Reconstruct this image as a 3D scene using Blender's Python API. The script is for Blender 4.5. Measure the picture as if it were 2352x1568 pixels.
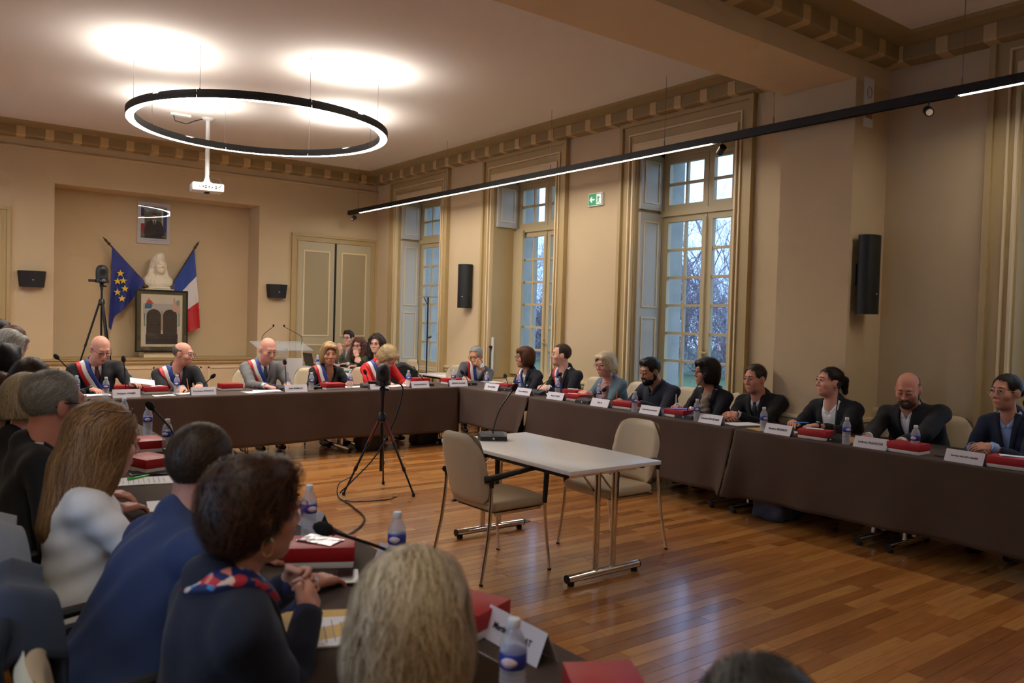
import bpy, bmesh, math, random
import numpy as np
from mathutils import Vector, Matrix, Euler
rnd = random.Random(7); R = math.radians
sc = bpy.context.scene
for o in list(bpy.data.objects): bpy.data.objects.remove(o)
COL = sc.collection
# ---------------------------------------------------------------- camera (28 mm on full frame, standing photographer)
cd = bpy.data.cameras.new('camera'); cam = bpy.data.objects.new('camera', cd); COL.objects.link(cam); sc.camera = cam
cd.sensor_width = 36.0; cd.lens = 28.0; cd.clip_start = .05; cd.clip_end = 300
def cam_matrix():
    f = 1829.0
    v1 = np.array([-215 - 1176, 692 - 784, f]); v2 = np.array([3590 - 1176, 800 - 784, f])
    y = v1 / np.linalg.norm(v1); x = v2 - (v2 @ y) * y; x /= np.linalg.norm(x); z = np.cross(x, y)
    A = np.stack([x, y, z], 1)                       # camera(x right, y down, z fwd) = A @ world
    B = (np.diag([1, -1, -1]) @ A).T                 # blender camera axes in world
    m = np.eye(4); m[:3, :3] = B; m[:3, 3] = (0, 0, 1.65); return Matrix(m.tolist())
cam.matrix_world = cam_matrix()
cd.dof.use_dof = True; cd.dof.focus_distance = 7.6; cd.dof.aperture_fstop = 3.2
# ---------------------------------------------------------------- world: overcast bluish dusk
w = bpy.data.worlds.new('sky'); sc.world = w; w.use_nodes = True
nt = w.node_tree; bg = nt.nodes['Background']
tc = nt.nodes.new('ShaderNodeTexCoord'); ns = nt.nodes.new('ShaderNodeTexNoise'); ns.inputs['Scale'].default_value = 2.2; ns.inputs['Detail'].default_value = 4
rp = nt.nodes.new('ShaderNodeValToRGB'); rp.color_ramp.elements[0].position = .35; rp.color_ramp.elements[1].position = .7
rp.color_ramp.elements[0].color = (.27, .50, 1.0, 1); rp.color_ramp.elements[1].color = (.50, .74, 1.0, 1)
nt.links.new(tc.outputs['Generated'], ns.inputs['Vector']); nt.links.new(ns.outputs['Fac'], rp.inputs['Fac']); nt.links.new(rp.outputs['Color'], bg.inputs['Color'])
bg.inputs['Strength'].default_value = 1.65
# ---------------------------------------------------------------- exposure
vs = sc.view_settings; vs.view_transform = 'Standard'; vs.look = 'None'; vs.gamma = 1; vs.use_curve_mapping = False; vs.exposure = 0.92
RING_W, UP_W, TRACK_W = 40.0, 13.0, 21.0
try:
    sc.cycles.use_denoising = True; sc.cycles.max_bounces = 5; sc.cycles.diffuse_bounces = 3; sc.cycles.glossy_bounces = 3; sc.cycles.transparent_max_bounces = 10; sc.cycles.use_adaptive_sampling = True; sc.cycles.adaptive_threshold = .06; sc.cycles.use_light_tree = False; sc.cycles.adaptive_min_samples = 16
    sc.cycles.caustics_reflective = False; sc.cycles.caustics_refractive = False; sc.cycles.sample_clamp_indirect = 4
except Exception: pass

# ================================================================ helpers
def lin(c):
    return tuple(((v / 255) / 12.92 if v / 255 <= .04045 else ((v / 255 + .055) / 1.055) ** 2.4) for v in c) + (1,)
MATS = {}
def M(name, c=(200, 200, 200), r=.5, m=0, var=0., vs=6., bump=0., bs=60., emit=0., spec=.5, sheen=0., coat=0., c2=None, stretch=None, rndattr=False):
    if name in MATS: return MATS[name]
    mt = bpy.data.materials.new(name); mt.use_nodes = True; t = mt.node_tree; b = t.nodes['Principled BSDF']
    col = lin(c); b.inputs['Base Color'].default_value = col; b.inputs['Roughness'].default_value = r; b.inputs['Metallic'].default_value = m
    b.inputs['Specular IOR Level'].default_value = spec; b.inputs['Sheen Weight'].default_value = sheen; b.inputs['Coat Weight'].default_value = coat
    if emit: b.inputs['Emission Color'].default_value = col; b.inputs['Emission Strength'].default_value = emit
    vec = None
    if var or bump or c2 or stretch:
        q = t.nodes.new('ShaderNodeTexCoord'); vec = q.outputs['Object']
        if stretch:
            mp = t.nodes.new('ShaderNodeMapping'); mp.inputs['Scale'].default_value = stretch; t.links.new(vec, mp.inputs['Vector']); vec = mp.outputs['Vector']
    if var or c2:
        n = t.nodes.new('ShaderNodeTexNoise'); n.inputs['Scale'].default_value = vs; n.inputs['Detail'].default_value = 5; t.links.new(vec, n.inputs['Vector'])
        rp = t.nodes.new('ShaderNodeValToRGB'); rp.color_ramp.elements[0].position = .3; rp.color_ramp.elements[1].position = .7
        a = col if c2 is None else lin(c2)
        k0, k1 = (1 - var, 1 + var) if c2 is None else (1, 1)
        rp.color_ramp.elements[0].color = tuple(min(1, v * k0) for v in a[:3]) + (1,); rp.color_ramp.elements[1].color = tuple(min(1, v * k1) for v in col[:3]) + (1,)
        t.links.new(n.outputs['Fac'], rp.inputs['Fac'])
        if rndattr:
            at = t.nodes.new('ShaderNodeAttribute'); at.attribute_name = 'rnd'; t.links.new(at.outputs['Fac'], rp.inputs['Fac'])
        t.links.new(rp.outputs['Color'], b.inputs['Base Color'])
    if bump:
        n2 = t.nodes.new('ShaderNodeTexNoise'); n2.inputs['Scale'].default_value = bs; n2.inputs['Detail'].default_value = 3; t.links.new(vec, n2.inputs['Vector'])
        bp = t.nodes.new('ShaderNodeBump'); bp.inputs['Strength'].default_value = bump; bp.inputs['Distance'].default_value = .01
        t.links.new(n2.outputs['Fac'], bp.inputs['Height']); t.links.new(bp.outputs['Normal'], b.inputs['Normal'])
    MATS[name] = mt; return mt
def glassmat(name, tint=(1, 1, 1), ior=1.45, rough=.0, body=0.0, bodycol=(255, 255, 255)):
    if name in MATS: return MATS[name]
    mt = bpy.data.materials.new(name); mt.use_nodes = True; t = mt.node_tree; t.nodes.remove(t.nodes['Principled BSDF']); out = t.nodes['Material Output']
    tr = t.nodes.new('ShaderNodeBsdfTransparent'); tr.inputs['Color'].default_value = tint + (1,)
    gl = t.nodes.new('ShaderNodeBsdfGlossy'); gl.inputs['Roughness'].default_value = rough
    lw = t.nodes.new('ShaderNodeLayerWeight'); lw.inputs['Blend'].default_value = .5
    pw = t.nodes.new('ShaderNodeMath'); pw.operation = 'POWER'; pw.inputs[1].default_value = 5; t.links.new(lw.outputs['Facing'], pw.inputs[0])
    fr = t.nodes.new('ShaderNodeMath'); fr.operation = 'MULTIPLY_ADD'; fr.inputs[1].default_value = .9; fr.inputs[2].default_value = .045; t.links.new(pw.outputs[0], fr.inputs[0])
    mx = t.nodes.new('ShaderNodeMixShader'); t.links.new(fr.outputs[0], mx.inputs[0]); t.links.new(tr.outputs[0], mx.inputs[1]); t.links.new(gl.outputs[0], mx.inputs[2])
    last = mx
    if body:
        df = t.nodes.new('ShaderNodeBsdfDiffuse'); df.inputs['Color'].default_value = lin(bodycol)
        m2 = t.nodes.new('ShaderNodeMixShader'); m2.inputs[0].default_value = body; t.links.new(mx.outputs[0], m2.inputs[1]); t.links.new(df.outputs[0], m2.inputs[2]); last = m2
    t.links.new(last.outputs[0], out.inputs['Surface']); MATS[name] = mt; return mt
def link(o, parent=None):
    COL.objects.link(o)
    if parent: o.parent = parent
    return o
def tag(o, label=None, cat=None, group=None, kind=None):
    if label: o['label'] = label
    if cat: o['category'] = cat
    if group: o['group'] = group
    if kind: o['kind'] = kind
    return o
def empty(name, loc=(0, 0, 0), rz=0, label=None, cat=None, group=None, kind=None):
    o = bpy.data.objects.new(name, None); o.empty_display_size = .1; o.location = loc; o.rotation_euler = (0, 0, rz); link(o); return tag(o, label, cat, group, kind)
def copy_tree(o, parent=None, loc=None, rz=None):
    c = o.copy(); COL.objects.link(c); c.parent = parent
    if loc is not None: c.location = loc
    if rz is not None: c.rotation_euler = (0, 0, rz)
    for ch in o.children: copy_tree(ch, c)
    return c
class MB:
    def __init__(s): s.v = []; s.f = []; s.m = []; s.cur = 0
    def add(s, v, f):
        k = len(s.v); s.v += [tuple(p) for p in v]; s.f += [tuple(i + k for i in q) for q in f]; s.m += [s.cur] * len(f); return s
    def mat(s, i): s.cur = i; return s
    def box(s, x0, x1, y0, y1, z0, z1, xf=None):
        x0, x1 = sorted((x0, x1)); y0, y1 = sorted((y0, y1)); z0, z1 = sorted((z0, z1))
        v = [(x, y, z) for z in (z0, z1) for y in (y0, y1) for x in (x0, x1)]
        if xf is not None: v = [tuple(xf @ Vector(p)) for p in v]
        return s.add(v, [(0, 2, 3, 1), (4, 5, 7, 6), (0, 1, 5, 4), (2, 6, 7, 3), (0, 4, 6, 2), (1, 3, 7, 5)])
    def rbox(s, x0, x1, y0, y1, z0, z1, b=.01, xf=None):      # box with chamfered edges
        x0, x1 = sorted((x0, x1)); y0, y1 = sorted((y0, y1)); z0, z1 = sorted((z0, z1)); b = min(b, (x1 - x0) / 2.01, (y1 - y0) / 2.01, (z1 - z0) / 2.01)
        bm = bmesh.new(); bmesh.ops.create_cube(bm, size=1)
        for q in bm.verts: q.co = Vector(((x0 + x1) / 2 + q.co.x * (x1 - x0), (y0 + y1) / 2 + q.co.y * (y1 - y0), (z0 + z1) / 2 + q.co.z * (z1 - z0)))
        bmesh.ops.bevel(bm, geom=bm.edges[:], offset=b, segments=2, profile=.5, affect='EDGES')
        if xf is not None: bmesh.ops.transform(bm, matrix=xf, verts=bm.verts)
        bm.verts.index_update(); s.add([q.co[:] for q in bm.verts], [[q.index for q in fa.verts] for fa in bm.faces]); bm.free(); return s
    def tube(s, pts, r, n=8, cap=True, closed=False):
        P = [Vector(p) for p in pts]; N = len(P); rr = r if isinstance(r, (list, tuple)) else [r] * N; v = []; up = None
        for i in range(N):
            if closed: t = P[(i + 1) % N] - P[i - 1]
            else: t = P[min(i + 1, N - 1)] - P[max(i - 1, 0)]
            if t.length < 1e-9: t = Vector((0, 0, 1))
            t.normalize()
            if up is None: up = Vector((0, 0, 1)) if abs(t.z) < .9 else Vector((1, 0, 0))
            a = t.cross(up)
            if a.length < 1e-6: a = t.cross(Vector((0, 1, 0)))
            a.normalize(); bq = a.cross(t); up = bq
            for k in range(n):
                an = 2 * math.pi * k / n; v.append(P[i] + (a * math.cos(an) + bq * math.sin(an)) * rr[i])
        f = []
        for i in range(N if closed else N - 1):
            j = (i + 1) % N
            for k in range(n): f.append((i * n + k, i * n + (k + 1) % n, j * n + (k + 1) % n, j * n + k))
        if cap and not closed: f += [tuple(reversed(range(n))), tuple((N - 1) * n + k for k in range(n))]
        return s.add(v, f)
    def cyl(s, p0, p1, r0, r1=None, n=16): return s.tube([p0, p1], [r0, r0 if r1 is None else r1], n)
    def lathe(s, prof, n=20, xf=None, c=(0, 0)):
        v = []; f = []; K = len(prof)
        for (r, z) in prof:
            for k in range(n):
                a = 2 * math.pi * k / n; v.append((c[0] + r * math.cos(a), c[1] + r * math.sin(a), z))
        if xf is not None: v = [tuple(xf @ Vector(p)) for p in v]
        for i in range(K - 1):
            for k in range(n): f.append((i * n + k, i * n + (k + 1) % n, (i + 1) * n + (k + 1) % n, (i + 1) * n + k))
        f += [tuple(reversed(range(n))), tuple((K - 1) * n + k for k in range(n))]
        return s.add(v, f)
    def prism(s, poly, h0, h1, xf=None):        # poly in xy, extruded in z (xf maps it anywhere)
        n = len(poly); v = [(x, y, h0) for x, y in poly] + [(x, y, h1) for x, y in poly]
        if xf is not None: v = [tuple(xf @ Vector(p)) for p in v]
        return s.add(v, [tuple(reversed(range(n))), tuple(range(n, 2 * n))] + [(i, (i + 1) % n, n + (i + 1) % n, n + i) for i in range(n)])
    def extrude(s, prof, p0, p1, out, up=(0, 0, 1)):        # profile (d,h) swept straight from p0 to p1
        p0, p1, out, up = Vector(p0), Vector(p1), Vector(out), Vector(up); n = len(prof); v = []
        for P in (p0, p1): v += [P + out * d + up * h for d, h in prof]
        return s.add(v, [(i, i + 1, n + i + 1, n + i) for i in range(n - 1)] + [(n - 1, 0, n, 2 * n - 1), tuple(range(n)), tuple(range(2 * n - 1, n - 1, -1))])
    def grid(s, fn, nu, nv):
        v = [fn(i / nu, j / nv) for i in range(nu + 1) for j in range(nv + 1)]
        return s.add(v, [(i * (nv + 1) + j, (i + 1) * (nv + 1) + j, (i + 1) * (nv + 1) + j + 1, i * (nv + 1) + j + 1) for i in range(nu) for j in range(nv)])
    def mesh(s, name, mats, smooth=False):
        me = bpy.data.meshes.new(name); me.from_pydata(s.v, [], s.f)
        for q in (mats if isinstance(mats, (list, tuple)) else [mats]): me.materials.append(q)
        if any(s.m): me.polygons.foreach_set('material_index', s.m)
        bm = bmesh.new(); bm.from_mesh(me); bmesh.ops.recalc_face_normals(bm, faces=bm.faces[:]); bm.to_mesh(me); bm.free()
        if smooth:
            try: me.shade_smooth(); me.set_sharp_from_angle(angle=R(smooth if smooth is not True else 40))
            except Exception: me.polygons.foreach_set('use_smooth', [True] * len(me.polygons))
        me.update(); return me
    def build(s, name, mats, parent=None, smooth=False, loc=None, **k):
        o = bpy.data.objects.new(name, s.mesh(name, mats, smooth)); link(o, parent)
        if loc is not None: o.location = loc
        return tag(o, **k) if k else o
def catmull(P, n=8):
    P = [np.array(p, float) for p in P]; Q = [2 * P[0] - P[1]] + P + [2 * P[-1] - P[-2]]; out = []
    for i in range(1, len(Q) - 2):
        for k in range(n):
            t = k / n; a, b, c, d = Q[i - 1:i + 3]; out.append(.5 * (2 * b + (c - a) * t + (2 * a - 5 * b + 4 * c - d) * t * t + (3 * b - a - 3 * c + d) * t ** 3))
    out.append(P[-1]); return out
NAMES = ['Frédéric VANIER', 'Dominique SONNAUD', 'Alain FRÉMONT', 'Yvette BERTIN', 'Claudie PLATEAUX', 'GÉRARD GLAVIER', 'Marc JANVIER', 'Emma MARTIN', 'Marie COLAS', 'Yann B.', 'Lorrine POULAIN-MAILLARD', 'Laurent BOUDARD', 'Emeline REVERDY', 'Ludovic FRANCOIS', 'Caroline VALLEE-CARLIER', 'Martine DONAT', 'Anne UTINAT', 'Paul MONAT']
def letter_meshes():        # all lettering is turned into meshes in one go while the scene is still small
    tmp = []
    for nm in NAMES:
        cu = bpy.data.curves.new('t', 'FONT'); cu.body = nm; cu.size = min(.024, .37 / len(nm)); cu.align_x = 'CENTER'; cu.align_y = 'CENTER'; cu.extrude = .0004; cu.offset = .0004; cu.resolution_u = 2
        t = bpy.data.objects.new('t', cu); COL.objects.link(t); tmp.append(t)
    dg = bpy.context.evaluated_depsgraph_get(); dg.update(); out = {}
    for nm, t in zip(NAMES, tmp):
        me = bpy.data.meshes.new_from_object(t.evaluated_get(dg)); me.materials.clear(); out[nm] = me
    for t in tmp: cu = t.data; bpy.data.objects.remove(t); bpy.data.curves.remove(cu)
    return out
LETTERS = letter_meshes()
def text(body, mat, parent, loc, rot, name='lettering'):
    me = LETTERS[body]
    if not me.materials: me.materials.append(mat)
    o = bpy.data.objects.new(name, me); link(o, parent); o.location = loc; o.rotation_euler = rot; return o
T3 = Matrix.Translation
def RZ(a): return Matrix.Rotation(a, 4, 'Z')
def RX(a): return Matrix.Rotation(a, 4, 'X')
def RY(a): return Matrix.Rotation(a, 4, 'Y')
# ---------------------------------------------------------------- materials
WALL = M('wall_cream', (209, 186, 149), .85, var=.03, vs=1.5, bump=.08, bs=180)
TRIM = M('trim_khaki', (184, 160, 112), .45, var=.03, vs=3)
TRIML = M('trim_cream', (226, 205, 164), .45)
CORN = M('cornice_khaki', (164, 140, 96), .7, var=.04)
CORNL = M('cornice_cream', (214, 184, 132), .7)
CEIL = M('ceiling_white', (236, 228, 220), .9, bump=.25, bs=160, stretch=(1, 5, 1))
BEAMM = M('beam_paper', (226, 202, 162), .85, bump=.05, bs=150)
DOORM = M('door_paint', (186, 174, 142), .45); DOORP = M('door_panel', (168, 152, 118), .45)
WINF = M('window_paint', (196, 178, 138), .4); SHUT = M('shutter_paint', (196, 190, 176), .4)
BLACK = M('black_matt', (16, 16, 17), .55); BLACKG = M('black_satin', (14, 14, 15), .3); DARKG = M('dark_grey', (42, 42, 44), .5)
CHROME = M('chrome', (225, 225, 228), .08, 1); WHITE = M('white_plastic', (232, 232, 230), .35); WHITET = M('white_laminate', (244, 242, 238), .3)
STONE = M('stone', (172, 170, 164), .9, var=.12, vs=5, bump=.3, bs=30)
PAPER = M('paper', (238, 238, 242), .7); GLASS = glassmat('window_glass')
# ================================================================ room shell
XW, XL, YB, YF, ZC, NZ = 7.25, -.51, 13.95, -1.6, 4.33, 4.24
WINS = [12.33, 9.33, 6.30, 1.97]; HWN = .768; BY0, BY1, XP, ZS = 3.85, 4.585, 6.675, 3.86
# floor: oak boards laid along X
wood = bpy.data.materials.new('oak_boards'); wood.use_nodes = True; t = wood.node_tree; b = t.nodes['Principled BSDF']
oi = t.nodes.new('ShaderNodeObjectInfo'); at = t.nodes.new('ShaderNodeAttribute'); at.attribute_name = 'rnd'
q = t.nodes.new('ShaderNodeTexCoord'); geo = t.nodes.new('ShaderNodeNewGeometry')
ad = t.nodes.new('ShaderNodeMath'); ad.operation = 'ADD'; t.links.new(oi.outputs['Random'], ad.inputs[0]); t.links.new(at.outputs['Fac'], ad.inputs[1])
fr = t.nodes.new('ShaderNodeMath'); fr.operation = 'FRACT'; t.links.new(ad.outputs[0], fr.inputs[0])
rp = t.nodes.new('ShaderNodeValToRGB'); rp.color_ramp.elements[0].color = lin((158, 98, 46)); rp.color_ramp.elements[1].color = lin((206, 146, 80))
e = rp.color_ramp.elements.new(.5); e.color = lin((184, 120, 60)); t.links.new(fr.outputs[0], rp.inputs['Fac'])
mp = t.nodes.new('ShaderNodeMapping'); mp.inputs['Scale'].default_value = (2.2, 26, 8); t.links.new(geo.outputs['Position'], mp.inputs['Vector'])
sh = t.nodes.new('ShaderNodeVectorMath'); sh.operation = 'ADD'; t.links.new(mp.outputs['Vector'], sh.inputs[0])
sc3 = t.nodes.new('ShaderNodeVectorMath'); sc3.operation = 'SCALE'; sc3.inputs[0].default_value = (17, 9, 31); t.links.new(fr.outputs[0], sc3.inputs['Scale']); t.links.new(sc3.outputs[0], sh.inputs[1])
nz = t.nodes.new('ShaderNodeTexNoise'); nz.inputs['Scale'].default_value = 1.0; nz.inputs['Detail'].default_value = 6; nz.inputs['Distortion'].default_value = 1.2; t.links.new(sh.outputs[0], nz.inputs['Vector'])
mr = t.nodes.new('ShaderNodeMapRange'); mr.inputs[1].default_value = .3; mr.inputs[2].default_value = .7; mr.inputs[3].default_value = .80; mr.inputs[4].default_value = 1.10; t.links.new(nz.outputs['Fac'], mr.inputs[0])
mx = t.nodes.new('ShaderNodeMix'); mx.data_type = 'RGBA'; mx.blend_type = 'MULTIPLY'; mx.inputs[0].default_value = 1; t.links.new(rp.outputs['Color'], mx.inputs[6]); t.links.new(mr.outputs[0], mx.inputs[7])
t.links.new(mx.outputs[2], b.inputs['Base Color']); b.inputs['Roughness'].default_value = .26; b.inputs['Coat Weight'].default_value = .4; b.inputs['Coat Roughness'].default_value = .12
n3 = t.nodes.new('ShaderNodeTexNoise'); n3.inputs['Scale'].default_value = 3.5; t.links.new(geo.outputs['Position'], n3.inputs['Vector'])
bp = t.nodes.new('ShaderNodeBump'); bp.inputs['Strength'].default_value = .25; bp.inputs['Distance'].default_value = .012; t.links.new(n3.outputs['Fac'], bp.inputs['Height']); t.links.new(bp.outputs['Normal'], b.inputs['Normal'])
JOINT = M('board_joint', (52, 28, 14), .7)
floor = MB().box(XL - .5, XW + .55, YF, YB + .1, -.06, -.004).build('floor', JOINT, kind='structure', label='warm oak strip floor of the meeting room')
PW = .086; boards = []
y = YF; row = 0
while y < YB:
    x = XL - rnd.random() * 1.0
    while x < XW:
        L = rnd.choice((.55, .75, .95, 1.15, 1.35)) * rnd.uniform(.9, 1.1); boards.append((max(x, XL), min(x + L, XW), y)); x += L
    y += PW; row += 1
def bscore(q):
    cx, cy = (q[0] + q[1]) / 2, q[2]
    vis = 1.5 < cx < 5.8 and cy < 8.4 and cx > .55 * cy - .3 and cy > .25 * cx
    return (0 if vis else 1, math.hypot(cx, cy))
boards.sort(key=bscore); near, far = boards[:300], boards[300:]
def board_mesh(x0, x1, y0, g=.0012):
    return MB().add([(x0 + g, y0 + g, 0), (x1 - g, y0 + g, 0), (x1 - g, y0 + PW - g, 0), (x0 + g, y0 + PW - g, 0), (x0, y0, -.004), (x1, y0, -.004), (x1, y0 + PW, -.004), (x0, y0 + PW, -.004)],
                    [(0, 1, 2, 3), (0, 4, 5, 1), (1, 5, 6, 2), (2, 6, 7, 3), (3, 7, 4, 0)])
for x0, x1, y0 in near: board_mesh(0, x1 - x0, 0).build('board', wood, floor, loc=(x0, y0, 0))
big = MB(); rv = []
for x0, x1, y0 in far:
    k = len(big.v); m1 = board_mesh(x0, x1, y0); big.add(m1.v, m1.f); rv += [rnd.random()] * 8
fo = big.build('boards_beyond', wood, floor, kind='stuff'); a = fo.data.attributes.new('rnd', 'FLOAT', 'POINT'); a.data.foreach_set('value', rv)
# ceiling, beam, pilasters
MB().box(XL - .3, XW + .4, BY1, YB + .8, ZC, ZC + .15).build('ceiling', CEIL, kind='structure', label='pale ribbed ceiling of the far bay')
MB().box(XL - .3, XW + .4, YF - .1, BY0, NZ, NZ + .15).build('ceiling', CEIL, kind='structure', label='pale ribbed ceiling of the near bay')
MB().box(XL, XW, BY0, BY1, ZS, ZC + .15).build('trim_1', BEAMM, kind='structure', label='boxed ceiling beam crossing the room')
MB().box(XP, XW, BY0, BY1, 0, ZS).build('trim_2', WALL, kind='structure', label='plain wall pier under the ceiling beam')
# walls
wr = MB()
ys = [YF]
for c in sorted(WINS): ys += [c - HWN, c + HWN]
ys.append(YB + .8)
for i in range(0, len(ys), 2): wr.box(XW, XW + .62, ys[i], ys[i + 1], 0, 4.6)
for c in WINS: wr.box(XW, XW + .62, c - HWN, c + HWN, 3.825, 4.6); wr.box(XW + .30, XW + .62, c - HWN, c + HWN, 0, .72)
wr.build('wall_right', WALL, kind='structure', label='cream wall with tall windows')
NX0, NX1, NZ0, NZ1, NY = 1.79, 4.95, .83, 3.51, 14.5
wb = MB(); wb.box(XL - .3, NX0, YB, YB + .7, 0, 4.6).box(NX1, XW + .3, YB, YB + .7, 0, 4.6).box(NX0, NX1, YB, YB + .7, NZ1, 4.6).box(NX0, NX1, YB, YB + .7, 0, NZ0 - .02).box(NX0, NX1, NY, NY + .15, NZ0 - .02, NZ1)
wb.build('wall_back', WALL, kind='structure', label='cream end wall with a wide shallow alcove')
wl = MB(); LW = [12.33, 9.33, 6.30, 1.97]
for i in range(0, len(ys), 2): wl.box(XL - .5, XL, ys[i], ys[i + 1], 0, 4.6)
for c in LW: wl.box(XL - .5, XL, c - HWN, c + HWN, 3.825, 4.6); wl.box(XL - .5, XL - .3, c - HWN, c + HWN, 0, .72)
wl.build('wall_left', WALL, kind='structure', label='cream wall beside the photographer')
MB().box(XL - .5, XW + .6, YF - .2, YF, 0, 4.6).build('wall_front', WALL, kind='structure', label='cream wall behind the photographer')
# cornice: plain moulding with light painted blocks
PROF = [(0, 0), (.145, .012), (.16, .03), (.16, .145), (.20, .150), (.33, .178), (.36, .200), (.36, .26), (0, .26)]
def cornice(name, p0, p1, out, zb, first, step, length, label):
    m = MB(); p0 = Vector((p0[0], p0[1], zb)); p1 = Vector((p1[0], p1[1], zb)); m.extrude(PROF, p0, p1, out); o = m.build(name, CORN, kind='structure', label=label)
    d = (p1 - p0).normalized(); out = Vector(out); L = (p1 - p0).length; k = first; me = None
    pf = [(.0, -.004), (.150, .007), (.166, .026), (.166, .147), (.155, .147), (.155, .03), (.0, .02)]
    while k < L - length:
        if me is None: me = MB().extrude(pf, Vector((0, 0, 0)), d * length, out).mesh('cornice_block', CORNL)
        b_ = bpy.data.objects.new('cornice_block', me); link(b_, o); b_.location = p0 + d * k; k += step
    return o
cornice('trim_3', (XW, BY1), (XW, YB), (-1, 0, 0), 4.13, 5.85 - BY1 - .38 * 3, .38, .10, 'khaki cornice with light blocks above the windows')
cornice('trim_4', (XL, YB), (XW, YB), (0, -1, 0), 4.13, .30, .37, .115, 'khaki cornice with light blocks above the alcove')
cornice('trim_5', (XL, BY0), (XW, BY0), (0, -1, 0), NZ - .2, .32, .385, .10, 'khaki cornice with light blocks on the beam')
cornice('trim_6', (XW, YF), (XW, BY0), (-1, 0, 0), NZ - .2, .25, .385, .10, 'khaki cornice with light blocks in the near bay')
MB().extrude([(0, 0), (.035, .012), (.04, .03), (.02, .05), (0, .06)], (XL, YB, 3.97), (XW, YB, 3.97), (0, -1, 0)).build('trim_7', WALL, kind='structure', label='thin picture rail below the cornice')
# dado: rail, panels
dado = MB(); RAIL = [(0, 0), (.02, .0), (.035, .03), (.03, .055), (.06, .07), (.06, .1), (0, .1)]
dado.extrude(RAIL, (XL, YB, .735), (5.54, YB, .735), (0, -1, 0)); dado.box(NX0, NX1, YB - .06, NY, .815, .84)
dado.extrude([(0, 0), (.02, 0), (.02, .14), (.012, .16), (0, .16)], (XL, YB, 0), (5.54, YB, 0), (0, -1, 0))
dado.build('baseboard_back', TRIM, kind='structure', label='khaki dado rail, alcove shelf and skirting')
for i in range(8):
    x0 = XL + .12 + i * .75; x1 = x0 + .64; p = MB()
    for a_, b_, c_, d_ in ((x0, x1, .66, .685), (x0, x1, .22, .245), (x0, x0 + .025, .22, .685), (x1 - .025, x1, .22, .685)): p.box(a_, b_, YB - .014, YB, c_, d_)
    p.build('panel_moulding', TRIML, bpy.data.objects['baseboard_back'])
dr = MB()
for a_, b_ in ((YF, WINS[3] - 1.0), (WINS[3] + 1.0, BY0), (BY1, WINS[2] - 1.0), (WINS[2] + 1.0, WINS[1] - 1.0), (WINS[1] + 1.0, WINS[0] - 1.0), (WINS[0] + 1.0, YB)): dr.extrude(RAIL, (XW, a_, .73), (XW, b_, .73), (-1, 0, 0)); dr.box(XW - .02, XW, a_, b_, 0, .15)
dr.extrude(RAIL, (XP, BY0, .73), (XP, BY1, .73), (-1, 0, 0)); dr.extrude(RAIL, (XW, BY0, .73), (XP, BY0, .73), (0, -1, 0))
dr.build('baseboard_right', TRIML, kind='structure', label='cream dado rail and skirting along the window wall')
# doors
def frame_strip(m, x0, x1, z0, z1, w, y0, y1, bottom=True):
    m.box(x0, x0 + w, y0, y1, z0, z1).box(x1 - w, x1, y0, y1, z0, z1).box(x0 + w, x1 - w, y0, y1, z1 - w, z1)
    if bottom: m.box(x0 + w, x1 - w, y0, y1, z0, z0 + w)
def door(n, x0, x1, label):
    e_ = empty('door_%d' % n, ((x0 + x1) / 2, YB, 0), kind='structure', label=label); X0, X1 = x0 - (x0 + x1) / 2, x1 - (x0 + x1) / 2
    a_ = MB(); frame_strip(a_, X0, X1, 0, 3.09, .045, -.05, 0, False); frame_strip(a_, X0 + .045, X1 - .045, 0, 3.045, .06, -.03, 0, False); frame_strip(a_, X0 + .105, X1 - .105, 0, 2.985, .025, -.042, 0, False); a_.build('door_frame', TRIM, e_)
    MB().box(X0 + .13, X1 - .13, -.004, .002, 0, 2.96).build('dark_gap', BLACK, e_)
    L0, L1 = X0 + .13, X1 - .13; mid = (L0 + L1) / 2
    for s_, a0, a1 in ((0, L0, mid - .022), (1, mid + .022, L1)):
        lf = MB().box(a0, a1, -.03, -.005, .01, 2.955).build('door_leaf', DOORM, e_)
        for z0, z1 in ((1.22, 2.80), (.72, 1.08), (.14, .62)):
            pm = MB(); frame_strip(pm, a0 + .09, a1 - .09, z0, z1, .028, -.042, -.03); pm.build('panel_moulding', TRIML, lf)
            MB().box(a0 + .118, a1 - .118, -.034, -.03, z0 + .028, z1 - .028).build('panel', DOORP, lf)
        if s_: MB().lathe([(.01, 0), (.012, .03), (.03, .045), (.032, .065), (.015, .08)], 12, T3((a0 + .05, -.03, 1.08)) @ RX(R(90))).build('door_knob', M('brass', (150, 110, 60), .3, 1), lf, True); MB().box(a0 + .03, a0 + .07, -.036, -.03, .93, 1.0).build('lock_plate', M('brass'), lf)
door(1, 5.54, XW, 'tall grey-beige panelled double door, slightly open'); door(2, -.5, 1.22, 'tall panelled double door at the left end of the wall')
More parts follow.
